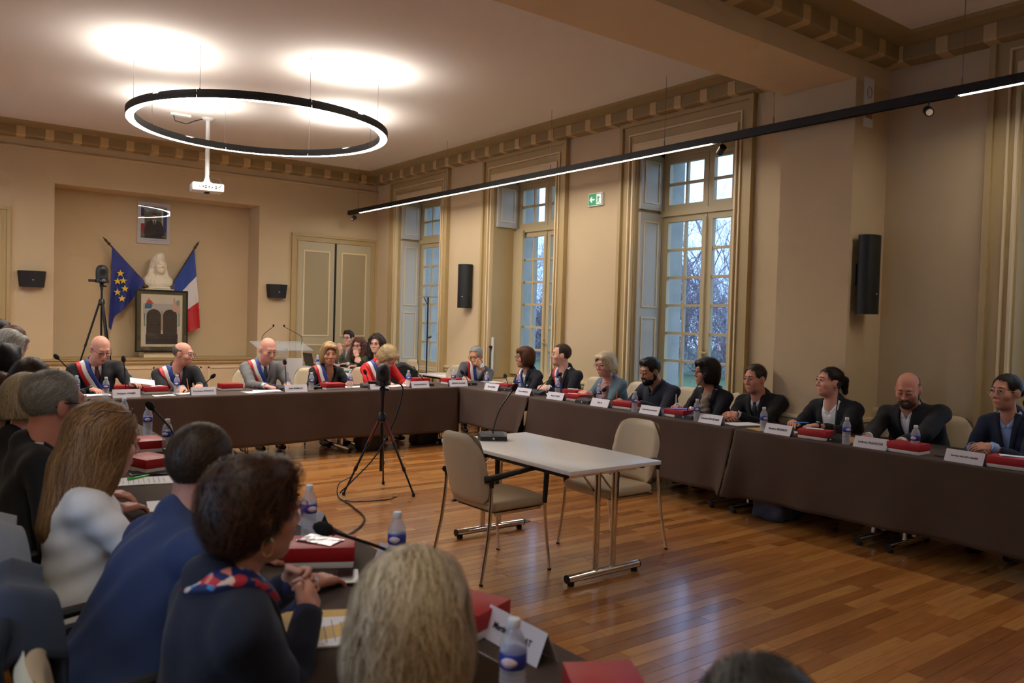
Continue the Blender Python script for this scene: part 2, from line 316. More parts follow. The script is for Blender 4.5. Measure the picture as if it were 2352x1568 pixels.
# windows
def window(c, n):
    e_ = empty('window_%d' % n, (XW, c, 0), kind='structure', label='tall many-paned casement window in a moulded surround, number %s from the end wall' % ('one', 'two', 'three', 'four')[n - 1])
    a_ = MB(); X = lambda y0, y1, z0, z1, d0, d1: a_.box(-d1, -d0, y0, y1, z0, z1)
    def ring(o, w_, ztop, d, m): m.box(-d, .01, -o, -o + w_, 0, ztop).box(-d, .01, o - w_, o, 0, ztop).box(-d, .01, -o + w_, o - w_, ztop - w_, ztop)
    ring(1.0, .05, 4.13, .07, a_); ring(.95, .10, 4.08, .035, a_); a_.build('surround', TRIM, e_)
    a2 = MB(); ring(.85, .018, 3.98, .055, a2); ring(.79, .024, 3.86, .05, a2); a2.box(-.045, .01, -.768, .768, 3.73, 3.84).build('surround_bead', TRIML, e_)
    a3 = MB(); ring(.832, .045, 3.965, .025, a3); a3.box(-.025, .01, -.787, .787, 3.84, 3.92); a3.build('surround_flat', TRIM, e_)
    # reveal lining
    MB().box(0, .56, -HWN - .0, -HWN + .02, .72, 3.825).box(0, .56, HWN - .02, HWN, .72, 3.825).box(0, .56, -HWN, HWN, 3.80, 3.825).build('reveal', TRIM, e_)
    MB().box(.02, .30, -HWN, HWN, .66, .70).box(.28, .31, -HWN, HWN, 0, .66).build('apron', TRIM, e_)
    D0, D1 = .47, .53        # sash plane
    f_ = MB(); f_.box(D0 - .02, D1 + .02, -HWN + .02, -HWN + .07, .70, 3.80).box(D0 - .02, D1 + .02, HWN - .07, HWN - .02, .70, 3.80).box(D0 - .02, D1 + .02, -HWN, HWN, 3.74, 3.80).box(D0 - .02, D1 + .02, -HWN, HWN, .70, .75).box(D0 - .035, D1 + .02, -HWN + .02, HWN - .02, 3.0, 3.07).build('frame', WINF, e_)
    H0 = HWN - .07
    def sash(y0, y1, z0, z1, cols, rows, nm):
        s_ = MB(); st = .075; s_.box(D0, D1, y0, y0 + st, z0, z1).box(D0, D1, y1 - st, y1, z0, z1).box(D0, D1, y0 + st, y1 - st, z0, z0 + st).box(D0, D1, y0 + st, y1 - st, z1 - st, z1)
        so = s_.build(nm, WINF, e_); b_ = MB(); A0, A1, B0, B1 = y0 + st, y1 - st, z0 + st, z1 - st; bw = .016
        for i in range(1, cols): yy = A0 + (A1 - A0) * i / cols; b_.box(D0 + .012, D1 - .01, yy - bw, yy + bw, B0, B1)
        for i in range(1, rows): zz = B0 + (B1 - B0) * i / rows; b_.box(D0 + .010, D1 - .012, A0, A1, zz - bw, zz + bw)
        b_.build('glazing_bars', WINF, so)
        pw, ph = (A1 - A0) / cols, (B1 - B0) / rows; me = MB().box(-.002, .002, -pw / 2 + .012, pw / 2 - .012, -ph / 2 + .012, ph / 2 - .012).mesh('pane', GLASS)
        for i in range(cols):
            for j in range(rows):
                p_ = bpy.data.objects.new('pane', me); link(p_, so); p_.location = ((D0 + D1) / 2, A0 + pw * (i + .5), B0 + ph * (j + .5))
        return so
    for s_ in (0, 1):
        y0, y1 = ((-H0, -.004) if s_ == 0 else (.004, H0))
        sash(y0, y1, 3.07, 3.74, 2, 2, 'transom_light'); sash(y0, y1, .75, 3.0, 2, 6, 'casement')
    MB().cyl((D0 - .025, 0, .9), (D0 - .025, 0, 2.95), .008, n=6).box(D0 - .045, D0, -.018, .018, 1.27, 1.35).cyl((D0 - .05, 0, 1.31), (D0 - .09, -.12, 1.30), .011, n=8).build('latch', WINF, e_)
    for s_ in (-1, 1):          # folded inside shutters against the reveals
        if n in (2, 4) and s_ == 1: zs = ((3.07, 3.76),)
        else: zs = ((.78, 3.03), (3.07, 3.76))
        for z0, z1 in zs:
            sh_ = MB().box(.05, .44, s_ * (HWN - .02), s_ * (HWN - .06), z0, z1).build('shutter', SHUT, e_)
            rows = ((z0 + .08, z1 - .08),) if z1 > 3.5 else ((z0 + .08, 1.72), (1.84, z1 - .1))
            for a0, a1 in rows:
                p_ = MB(); yA, yB = s_ * (HWN - .06), s_ * (HWN - .072)
                p_.box(.11, .13, yA, yB, a0, a1).box(.36, .38, yA, yB, a0, a1).box(.13, .36, yA, yB, a0, a0 + .02).box(.13, .36, yA, yB, a1 - .02, a1).build('shutter_moulding', TRIML, sh_)
        if n in (2, 4) and s_ == 1: sh_ = MB().box(.40, .44, s_ * (HWN - .02), s_ * (HWN - .25), .78, 3.03).build('shutter', WINF, e_)
    MB().box(.56, .90, -HWN - .5, -HWN + .02, -.6, 4.2).box(.56, .90, HWN - .02, HWN + .5, -.6, 4.2).box(.56, .90, -HWN, HWN, 3.84, 4.3).box(.56, .92, -HWN, HWN, .55, .70).build('outer_reveal', STONE, e_)
    return e_
wobj = [window(c, i + 1) for i, c in enumerate(WINS)]
for i, c in enumerate(LW):
    o = copy_tree(wobj[0 if i != 1 else 1], None, (XL, c, 0), math.pi); o.name = 'window_%d' % (5 + i); o['label'] = 'tall casement window in the wall beside the photographer, number %s from the end wall' % ('one', 'two', 'three', 'four')[i]
# ================================================================ outside
HAZED_BARK = M('hazed_bark', (140, 124, 134), .9, var=.2, vs=8); GRASS = M('grass', (84, 100, 66), .95, var=.25, vs=3)  # bark lightened towards blue-grey: distance haze is put into its colour
MB().grid(lambda u, v: (8.2 + u * 50, -25 + v * 90, -.6 + .15 * math.sin(u * 9) * math.sin(v * 13)), 24, 30).build('lawn', GRASS, kind='structure', label='grass outside the windows')
def tree(x, y, h, seed, depth=6, label=''):
    r_ = random.Random(seed); m = MB(); tips = []
    def br(p, d, L, r0, k):
        q_ = p + d * L * .55 + Vector((r_.uniform(-.06, .06), r_.uniform(-.06, .06), 0)) * L; e1 = p + d * L
        m.tube([p, q_, e1], [r0, r0 * .85, r0 * .62], 5 if k < 3 else 3, cap=False)
        if k >= depth: return
        for _ in range(3 if k < 5 else 2):
            ax = Vector((r_.uniform(-1, 1), r_.uniform(-1, 1), r_.uniform(-.3, .5))).normalized()
            nd = (d * .9 + ax * .75 + Vector((0, 0, .12))).normalized(); st = p + d * L * r_.uniform(.55, 1)
            br(st, nd, L * r_.uniform(.58, .8), r0 * r_.uniform(.45, .62), k + 1)
    br(Vector((0, 0, -.7)), Vector((r_.uniform(-.05, .05), r_.uniform(-.05, .05), 1)), h * .22, h * .0085, 1)
    return m.build('bare_tree', HAZED_BARK, None, True, loc=(x, y, 0), label=label, cat='tree', group='bare trees outside')
TREES = ((30, 21.0, 14, 'leafless tree behind the third window, left of the casement joint'), (33, 29.5, 13, 'leafless tree behind the third window, far right panes'), (38, 33, 16, 'tall leafless tree far beyond the third window'), (29, 32, 13, 'leafless tree seen between second and third window'), (42, 40, 17, 'distant leafless tree in the middle of the park'), (35, 43, 15, 'leafless tree behind the second window, left panes'), (28, 40.5, 13, 'leafless tree behind the second window, right panes'), (40, 24, 15, 'distant leafless tree at the right of the park'), (29, 50, 14, 'leafless tree behind the first window, right panes'), (31, 15, 14, 'leafless tree hidden by the pier beside the third window'), (39, 54, 16, 'distant leafless tree at the left of the park'), (46, 36, 18, 'farthest leafless tree of the park'))
for i, (x, y, h, lb) in enumerate(TREES): tree(8 + (x - 8) * .72, 6 + (y - 6) * .72, h, 50 + i, 7, lb)
BRUSH = M('brushwood', (142, 132, 142), .95, var=.25, vs=1.5)
def hedge(x0, y0, x1, y1, h, seed, label):
    r_ = np.random.default_rng(seed); n = 60000; u = r_.random(n); a = np.stack([x0 + (x1 - x0) * u + r_.normal(0, .5, n), y0 + (y1 - y0) * u + r_.normal(0, .5, n), -.6 + h * r_.random(n) ** .8 * (.75 + .25 * np.sin(u * 40))], 1)
    d = r_.normal(0, 1, (n, 3)); d[:, 2] = abs(d[:, 2]) + .4; d /= np.linalg.norm(d, axis=1)[:, None]; L = r_.uniform(.25, .9, n)[:, None]; s_ = np.cross(d, r_.normal(0, 1, (n, 3))); s_ *= (.016 / np.linalg.norm(s_, axis=1))[:, None]
    V = np.stack([a - s_, a + s_, a + d * L], 1).reshape(-1, 3); me = bpy.data.meshes.new('hedge'); me.from_pydata(V.tolist(), [], np.arange(3 * n).reshape(-1, 3).tolist()); me.materials.append(BRUSH); o = bpy.data.objects.new('hedge', me); link(o); tag(o, label, 'hedge', None, 'stuff')
hedge(27, 6, 29, 56, 4.8, 1, 'tangled grey brushwood beyond the lawn'); hedge(44, 6, 48, 80, 9.5, 2, 'dark wood edge far behind the lawn')
# ================================================================ figures: smooth-blended volumes turned into one surface
def unit(v): v = np.asarray(v, float); return v / max(1e-9, np.linalg.norm(v))
class Field:
    def __init__(s): s.p = []
    def cap(s, a, b, ra, rb=None, k=.02): s.p.append(('c', np.array(a, float), np.array(b, float), ra, ra if rb is None else rb, k)); return s
    def ell(s, c, r, A=None, k=.02): s.p.append(('e', np.array(c, float), np.array(r, float), np.eye(3) if A is None else np.asarray(A, float), None, k)); return s      # A rows = axes
    def bx(s, c, h, A=None, rad=.01, k=.02): s.p.append(('b', np.array(c, float), np.array(h, float), np.eye(3) if A is None else np.asarray(A, float), rad, k)); return s
    def cut(s, fn): s.p.append(('x', fn)); return s
    def xform(s, A, o, q=1.0):      # place a local field: world = o + q*A.T@local  (A rows = axes)
        f = Field()
        for p in s.p:
            if p[0] == 'c': f.p.append(('c', o + q * A.T @ p[1], o + q * A.T @ p[2], p[3] * q, p[4] * q, p[5] * q))
            elif p[0] in 'eb': f.p.append((p[0], o + q * A.T @ p[1], p[2] * q, p[3] @ A, None if p[4] is None else p[4] * q, p[5] * q))
            else: fn = p[1]; f.p.append(('x', lambda P, D, fn=fn: fn(((P - o) @ A.T) / q, D / q) * q))
        return f
    @staticmethod
    def d1(p, P):
        if p[0] == 'c':
            a, b = p[1], p[2]; ba = b - a; t = np.clip(((P - a) @ ba) / max(1e-12, ba @ ba), 0, 1); q = P - a - t[..., None] * ba
            return np.sqrt((q * q).sum(-1)) - (p[3] + (p[4] - p[3]) * t)
        if p[0] == 'e':
            q = (P - p[1]) @ p[3].T; k0 = np.sqrt(((q / p[2]) ** 2).sum(-1)); k1 = np.sqrt(((q / p[2] ** 2) ** 2).sum(-1)); return k0 * (k0 - 1) / np.maximum(k1, 1e-9)
        q = np.abs((P - p[1]) @ p[3].T) - p[2] + p[4]; return np.sqrt((np.maximum(q, 0) ** 2).sum(-1)) + np.minimum(q.max(-1), 0) - p[4]
    @staticmethod
    def bound(p):
        if p[0] == 'c': r = max(p[3], p[4]); return np.minimum(p[1], p[2]) - r, np.maximum(p[1], p[2]) + r
        e = np.abs(p[3].T) @ p[2]; return p[1] - e, p[1] + e
    def ev(s, P):
        D = np.full(P.shape[:-1], 1.0)
        for p in s.p:
            if p[0] == 'x': D = p[1](P, D); continue
            d = s.d1(p, P); k = p[5]; h = np.clip(k - np.abs(D - d), 0, None) / k; D = np.minimum(D, d) - h * h * k * .25
        return D
    def grad(s, P, e=.002):
        d0 = s.ev(P); g = np.stack([s.ev(P + np.eye(3)[i] * e) - d0 for i in range(3)], -1); return g / np.maximum(np.linalg.norm(g, axis=-1, keepdims=True), 1e-9)
    def project(s, P, off=0., n=4):
        for _ in range(n): P = P - (s.ev(P) - off)[..., None] * s.grad(P) * .9
        return P
    def mesh(s, h, noise=0., nf=18., seed=0, lo=None, hi=None):
        bs = [s.bound(p) for p in s.p if p[0] != 'x']; L = np.min([b[0] for b in bs], 0) - 3 * h; U = np.max([b[1] for b in bs], 0) + 3 * h
        if lo is not None: L = np.maximum(L, lo)
        if hi is not None: U = np.minimum(U, hi)
        n = np.ceil((U - L) / h).astype(int) + 1; ax = [L[i] + h * np.arange(n[i]) for i in range(3)]
        D = np.full(tuple(n), 1.0, np.float32)
        def blk(i0, i1): return np.stack(np.meshgrid(*[ax[i][i0[i]:i1[i]] for i in range(3)], indexing='ij'), -1)
        for p in s.p:
            if p[0] == 'x': D = p[1](blk((0, 0, 0), n), D).astype(np.float32); continue
            b0, b1 = s.bound(p); m = p[5] + 2.5 * h
            i0 = np.clip(np.floor((b0 - m - L) / h).astype(int), 0, n); i1 = np.clip(np.ceil((b1 + m - L) / h).astype(int) + 1, 0, n)
            if (i1 <= i0).any(): continue
            sl = tuple(slice(a, b) for a, b in zip(i0, i1)); d = s.d1(p, blk(i0, i1)); k = p[5]; B = D[sl]
            hh = np.clip(k - np.abs(B - d), 0, None) / k; D[sl] = np.minimum(B, d) - hh * hh * k * .25
        if noise:
            g = np.random.default_rng(seed); G = [a[:] for a in ax]
            for _ in range(3):
                w_ = g.normal(0, nf, 3); ph = g.random() * 6.28
                D += (noise * .6 * np.sin(w_[0] * G[0][:, None, None] + w_[1] * G[1][None, :, None] + w_[2] * G[2][None, None, :] + ph)).astype(np.float32)
        return surface(D, L, h)
def surface(D, L, h):
    S = D < 0; c = [(i, j, k) for i in (0, 1) for j in (0, 1) for k in (0, 1)]; sh = [n - 1 for n in D.shape]
    cnt = sum(S[i:i + sh[0], j:j + sh[1], k:k + sh[2]].astype(np.int8) for i, j, k in c); act = (cnt > 0) & (cnt < 8); I = np.argwhere(act)
    if not len(I): return np.zeros((0, 3)), np.zeros((0, 4), int)
    V = np.stack([D[I[:, 0] + i, I[:, 1] + j, I[:, 2] + k] for i, j, k in c], 1).astype(float); C = np.array(c, float); acc = np.zeros((len(I), 3)); num = np.zeros(len(I))
    for a in range(8):
        for b in range(a + 1, 8):
            if abs(C[a] - C[b]).sum() != 1: continue
            va, vb = V[:, a], V[:, b]; m = (va < 0) != (vb < 0); t = np.where(m, va / np.where(m, va - vb, 1), 0); acc += m[:, None] * (C[a] + t[:, None] * (C[b] - C[a])); num += m
    P = L + h * (I + acc / num[:, None]); idx = np.full(act.shape, -1, np.int64); idx[tuple(I.T)] = np.arange(len(I)); F = []
    for ax in range(3):
        o1, o2 = (ax + 1) % 3, (ax + 2) % 3; sl0 = [slice(1, -1)] * 3; sl1 = [slice(1, -1)] * 3; sl0[ax] = slice(0, -1); sl1[ax] = slice(1, None)
        A, B = S[tuple(sl0)], S[tuple(sl1)]; E = np.argwhere(A != B); pos = A[tuple(E.T)]; base = E.copy(); base[:, o1] += 1; base[:, o2] += 1
        def g(d1, d2): q = base.copy(); q[:, o1] -= d1; q[:, o2] -= d2; return idx[tuple(q.T)]
        q = np.stack([g(1, 1), g(0, 1), g(0, 0), g(1, 0)], 1); q[~pos] = q[~pos][:, ::-1]; F.append(q)
    return P, np.concatenate(F)
def np_mesh(name, parts, mats, parent=None, smooth=True, rndv=None, obj=True):
    V = np.concatenate([p[0] for p in parts]); F = []; mi = []; k = 0
    for i, p in enumerate(parts): F.append(np.asarray(p[1]) + k); mi += [p[2] if len(p) > 2 else 0] * len(p[1]); k += len(p[0])
    me = bpy.data.meshes.new(name); nv = len(V); cnts = np.concatenate([np.full(len(f), f.shape[1]) for f in F]); loops = np.concatenate([f.reshape(-1) for f in F])
    me.vertices.add(nv); me.vertices.foreach_set('co', V.astype(np.float32).ravel()); me.loops.add(len(loops)); me.loops.foreach_set('vertex_index', loops.astype(np.int32)); me.polygons.add(len(cnts))
    me.polygons.foreach_set('loop_start', np.concatenate([[0], np.cumsum(cnts)[:-1]]).astype(np.int32)); me.polygons.foreach_set('loop_total', cnts.astype(np.int32)); me.polygons.foreach_set('material_index', np.array(mi, np.int32))
    for m in (mats if isinstance(mats, (list, tuple)) else [mats]): me.materials.append(m)
    if rndv is not None: a = me.attributes.new('rnd', 'FLOAT', 'POINT'); a.data.foreach_set('value', rndv.astype(np.float32))
    if smooth: me.polygons.foreach_set('use_smooth', np.ones(len(cnts), bool))
    me.update(); me.validate()
    o = bpy.data.objects.new(name, me); link(o, parent); return o
def ribbon(F, path, width, off=.003, th=.004, wid2=None, n=6, side0=0.):
    """cloth band that follows the surface F along a path; side0 shifts it sideways"""
    P = np.array(catmull(path, n)); P = F.project(P, off); T = np.gradient(P, axis=0); T /= np.linalg.norm(T, axis=1)[:, None]; N = F.grad(P, .008); S = np.cross(T, N); S /= np.linalg.norm(S, axis=1)[:, None]
    K = len(P); w = np.linspace(width, width if wid2 is None else wid2, K)[:, None]; rows = []
    for t in (-.5, -.17, .17, .5): Q = P + S * (w * t + side0); Q = F.project(Q, off, 3); rows.append(Q + F.grad(Q, .008) * th)
    top = np.stack(rows, 1); bot = top - N[:, None, :] * (th + off + .006); V = np.concatenate([top, bot], 1); f = []   # 8 per row: 0-3 top 4-7 bottom
    for i in range(K - 1):
        a, b = i * 8, (i + 1) * 8
        for j in range(3): f += [(a + j, a + j + 1, b + j + 1, b + j)]
        f += [(a + 3, a + 7, b + 7, b + 3), (a + 4, a, b, b + 4)]
    f += [(0, 4, 7, 3), ((K - 1) * 8 + 3, (K - 1) * 8 + 7, (K - 1) * 8 + 4, (K - 1) * 8)]
    return V.reshape(-1, 3), np.array(f)
def strands(F, V, n, flow, seg, step, width, rng, lift=.003, jit=.25, taper=True):
    P = V[rng.integers(0, len(V), n)] + rng.normal(0, .002, (n, 3)); off = rng.random(n) ** 2 * lift; rows = []; J = rng.normal(0, jit, (n, 3))
    for k in range(seg + 1):
        P = P - (F.ev(P) - off)[:, None] * (G := F.grad(P)); d = flow(P) + J; d = d - (d * G).sum(1)[:, None] * G; d /= np.maximum(np.linalg.norm(d, axis=1), 1e-6)[:, None]
        s_ = np.cross(d, G) * width * (1 - .75 * k / seg if taper else 1); rows.append(np.stack([P - s_, P + s_], 1)); P = P + d * step * rng.uniform(.8, 1.2, (n, 1))
    A = np.stack(rows, 1); V2 = A.reshape(-1, 3); b = (np.arange(n) * (seg + 1) * 2)[:, None] + (np.arange(seg) * 2)[None]; f = np.stack([b, b + 1, b + 3, b + 2], -1).reshape(-1, 4)
    return V2, f, np.repeat(rng.random(n), (seg + 1) * 2)
SKINS = {}
def skin(c):
    k = 'skin_%d_%d_%d' % c; return M(k, c, .5, var=.06, vs=14, bump=.05, bs=250, spec=.4)
def fabric(name, c, r=.9, sheen=.04, bump=.25, bs=9., **k): return M(name, c, r, bump=bump, bs=bs, sheen=sheen, var=.1, vs=7, **k)
def hairmat(c, c2=None):
    k = 'hair_%d_%d_%d' % c
    return M(k, c, .45, c2=tuple(int(v * .68) for v in c) if c2 is None else c2, var=.1, spec=.35, rndattr=True)
LIPS = {}
def head_field(fem=False, fat=1.0):
    f = Field(); f.ell((0, -.014, .03), (.076, .096, .088), k=.03).ell((0, .026, -.03), (.062 * fat, .066, .084), k=.03).ell((0, .03, -.078), (.05 * fat * (.9 if fem else 1), .052, .038), k=.03).ell((0, .068, -.096), (.02, .018, .017), k=.02)
    f.cap((-.03, .08, .03), (.03, .08, .03), .011, k=.02)
    for s in (-1, 1): f.ell((s * .04, .058, -.025), (.026, .028, .026), k=.02); f.ell((s * .079, -.008, -.006), (.010, .021, .033), np.array([[.94, .34 * s, 0], [-.34 * s, .94, 0], [0, 0, 1]]), k=.008)
    def sockets(P, D):
        for s in (-1, 1): d = np.sqrt(((P - (s * .031, .106, .011)) ** 2).sum(-1)) - .019; k = .014; h = np.clip(k - np.abs(D + d), 0, None) / k; D = np.maximum(D, -d) + h * h * k * .25
        return D
    f.cut(sockets); q = .88 if fem else 1
    f.cap((0, .088, .014), (0, .111 * (.98 if fem else 1), -.026), .0075 * q, .0125 * q, k=.014)
    for s in (-1, 1): f.ell((s * .013, .097, -.032), (.009, .012, .008), k=.008)
    f.cap((-.019, .088, -.060), (.019, .088, -.060), .0065, k=.01).cap((-.016, .087, -.069), (.016, .087, -.069), .0065, k=.009)
    for s in (-1, 1): f.ell((s * .031, .0855, .011), (.0155, .0115, .0125), k=.004)
    f.cap((0, -.02, -.06), (0, -.05, -.20), .053 * (.86 if fem else 1.05) * fat, .058 * (.88 if fem else 1.08) * fat, k=.03); return f
EARS = ((-1, 1))
def hair_field(style, t=.012):
    f = Field(); cap_ = lambda e=0, z=0: f.ell((0, -.016, .034 + z), (.077 + t + e, .098 + t + e, .088 + t + e), k=.03)
    def plane(ny, nz, d): return lambda P, D: np.maximum(D, -((P[..., 1] * ny + P[..., 2] * nz) / math.hypot(ny, nz) - d))
    def face(w, ztop, y0=.035, zb=-.4):      # open the front for the face
        def fn(P, D):
            e = np.sqrt((P[..., 0] / w) ** 2 + np.clip((P[..., 2] - (ztop - .05)) / .05, 0, None) ** 2) - 1; d = np.maximum(e * w, y0 - P[..., 1]); d = np.maximum(d, zb - P[..., 2]); return np.maximum(D, -d)
        return fn
    nz_ = lambda P: .004 * np.sin(P[..., 0] * 95 + 1) + .003 * np.sin(P[..., 0] * 210 + P[..., 1] * 160)
    def mens(zf=.080, yt=.046, ys=.016, zn=-.078):
        f.cut(lambda P, D: np.maximum(D, -np.maximum(P[..., 2] - zf - nz_(P) + 1.2 * np.clip(np.abs(P[..., 0]) - .045, 0, 1), yt + nz_(P) - P[..., 1])))
        f.cut(lambda P, D: np.maximum(D, -np.maximum(P[..., 2] + .004, ys + nz_(P) - P[..., 1])))
        f.cut(lambda P, D: np.maximum(D, zn + nz_(P) - P[..., 2]))
    if style == 'short': cap_(-.001, .002); mens(.084, .05)
    elif style == 'full': cap_(.003, .005); f.cap((-.03, .052, .104), (.03, .05, .106), .020, k=.04); mens(.080, .05)
    elif style == 'crop': cap_(-.004); mens(.086)
    elif style == 'recede': cap_(-.002); mens(.088, .03); f.cut(lambda P, D: np.maximum(D, -np.maximum(.030 - P[..., 1], .034 + .1 * P[..., 2] - np.abs(P[..., 0]))))
    elif style == 'fringe': cap_(-.005); mens(.2, .012); f.cut(lambda P, D: np.maximum(D, P[..., 2] + nz_(P) - .050 - .35 * np.clip(-P[..., 1] - .03, 0, 1) + .25 * np.clip(P[..., 1], 0, 1)))
    elif style in ('bob', 'bobs'):
        z = -.085 if style == 'bob' else -.055
        cap_(.012, .004)
        for s in (-1, 1): f.ell((s * .068, -.012, -.03), (.036, .066, .085 if style == 'bob' else .06), k=.03)
        f.ell((0, -.07, z * .5), (.085, .055, .09), k=.04); f.cap((-.045, .075, .085), (.045, .07, .085), .024, k=.03)
        f.cut(face(.057, .078, .045)); f.cut(lambda P, D: np.maximum(D, z - .01 - P[..., 2]))
    elif style == 'shag':
        cap_(.003, -.004); f.ell((0, -.055, -.02), (.078, .052, .075), k=.04).cap((-.04, .06, .09), (.05, .055, .09), .024, k=.03); mens(.078, .05, .016, -.085)
    elif style == 'long':
        cap_(.008, .004); f.ell((0, -.075, -.04), (.09, .05, .12), k=.05).cap((0, -.085, -.10), (0, -.105, -.29), .075, .06, k=.06)
        for s in (-1, 1): f.ell((s * .07, -.01, -.05), (.03, .055, .13), k=.04).cap((s * .06, -.04, -.12), (s * .075, -.07, -.26), .045, .035, k=.05)
        f.cut(face(.056, .085, .03))
    elif style == 'curly':
        cap_(.012, .008); f.ell((0, -.07, -.04), (.12, .07, .14), k=.05)
        for s in (-1, 1): f.ell((s * .085, -.02, -.06), (.045, .06, .13), k=.04).ell((s * .09, -.03, -.16), (.045, .05, .07), k=.04)
        f.cut(face(.056, .082, .03))
    elif style == 'tied': cap_(-.003); mens(.084, .052, .012, -.07); f.ell((0, -.115, .02), (.024, .03, .026), k=.02).cap((0, -.13, .02), (.0, -.15, -.07), .034, .02, k=.03)
    elif style == 'bun': cap_(-.003); mens(.084, .052, .012, -.07); f.ell((0, -.13, .0), (.036, .034, .036), k=.02)
    if style in ('short', 'full', 'crop', 'recede', 'fringe', 'tied', 'bun', 'shag'):
        def ear(P, D):
            e = np.sqrt(((np.abs(P[..., 0]) - .085) / .034) ** 2 + ((P[..., 1] - .004) / .027) ** 2 + ((P[..., 2] + .01) / .042) ** 2) - 1; return np.maximum(D, -e * .027)
        f.cut(ear)
    return f
def flow_for(style):
    if style in ('long', 'bob', 'bobs', 'curly'): return lambda L: np.stack([L[:, 0] * 4, -.25 + 0 * L[:, 0] - .8 * (L[:, 2] > .07), -1.0 - 0 * L[:, 0]], 1)
    if style in ('tied', 'bun'): return lambda L: np.array([0, -.13, .015]) - L
    if style == 'shag': return lambda L: np.stack([L[:, 0] * 3 + .3, -.3 + 0 * L[:, 0], -.9 + 3 * L[:, 2]], 1)
    return lambda L: np.stack([L[:, 0] * 5 + .1, -.9 + 4 * L[:, 1] * 0, -.5 - 3 * (.06 - L[:, 2])], 1)
def hand_field(w, d, n, side, curl=.5, spread=0., q=1.0, fa=None):
    """w wrist, d finger direction, n back of the hand; side +1 puts the thumb towards cross(n,d)"""
    f = Field(); w = np.array(w, float); d = unit(d); n = unit(n - np.dot(n, d) * d); t = np.cross(n, d) * side
    P = lambda a, b, c: w + q * (a * d + b * t + c * n)
    f.cap(w + (-d if fa is None else fa) * .06 * q, P(.02, 0, 0), .028 * q, .025 * q, k=.02); f.bx(P(.048, 0, 0), np.array([.042, .04, .0135]) * q, np.stack([d, t, n]), .0125 * q, k=.015)
    for i, (ln, b) in enumerate(((.068, .031), (.077, .0105), (.072, -.0105), (.057, -.031))):
        p = P(.085, b, .0); a = curl * (.8 + .12 * i); L1, L2, L3 = ln * .45 * q, ln * .32 * q, ln * .25 * q; r = .0088 * q * (1 - .05 * i)
        e = d * math.cos(a * .6) - n * math.sin(a * .6) + t * b * spread * 8; p1 = p + unit(e) * L1; e2 = d * math.cos(a * 1.5) - n * math.sin(a * 1.5) + t * b * spread * 8; p2 = p1 + unit(e2) * L2; e3 = d * math.cos(a * 2.2) - n * math.sin(a * 2.2); p3 = p2 + unit(e3) * L3
        f.cap(P(.06, b * .9, 0), p, r * 1.15, r * 1.05, k=.008).cap(p, p1, r * 1.05, r, k=.004).cap(p1, p2, r, r * .92, k=.004).cap(p2, p3, r * .92, r * .78, k=.004)
    a1, a2, a3 = P(.02, .03, -.008), P(.052, .058, -.016), P(.088, .058 - .02 * curl, -.024)
    f.cap(P(.01, .012, -.004), a1, .016 * q, .014 * q, k=.012).cap(a1, a2, .0125 * q, .0105 * q, k=.008).cap(a2, a3, .0105 * q, .0085 * q, k=.004); return f
def local_frame(yaw): c, s = math.cos(yaw), math.sin(yaw); return np.array([[c, -s, 0], [s, c, 0], [0, 0, 1.]])      # columns: local axes in world
def head_axes(yaw, pitch, roll):      # rows: right, forward, up (local to the figure)
    m = Euler((-pitch, roll, yaw), 'XYZ').to_matrix(); return np.array(m).T
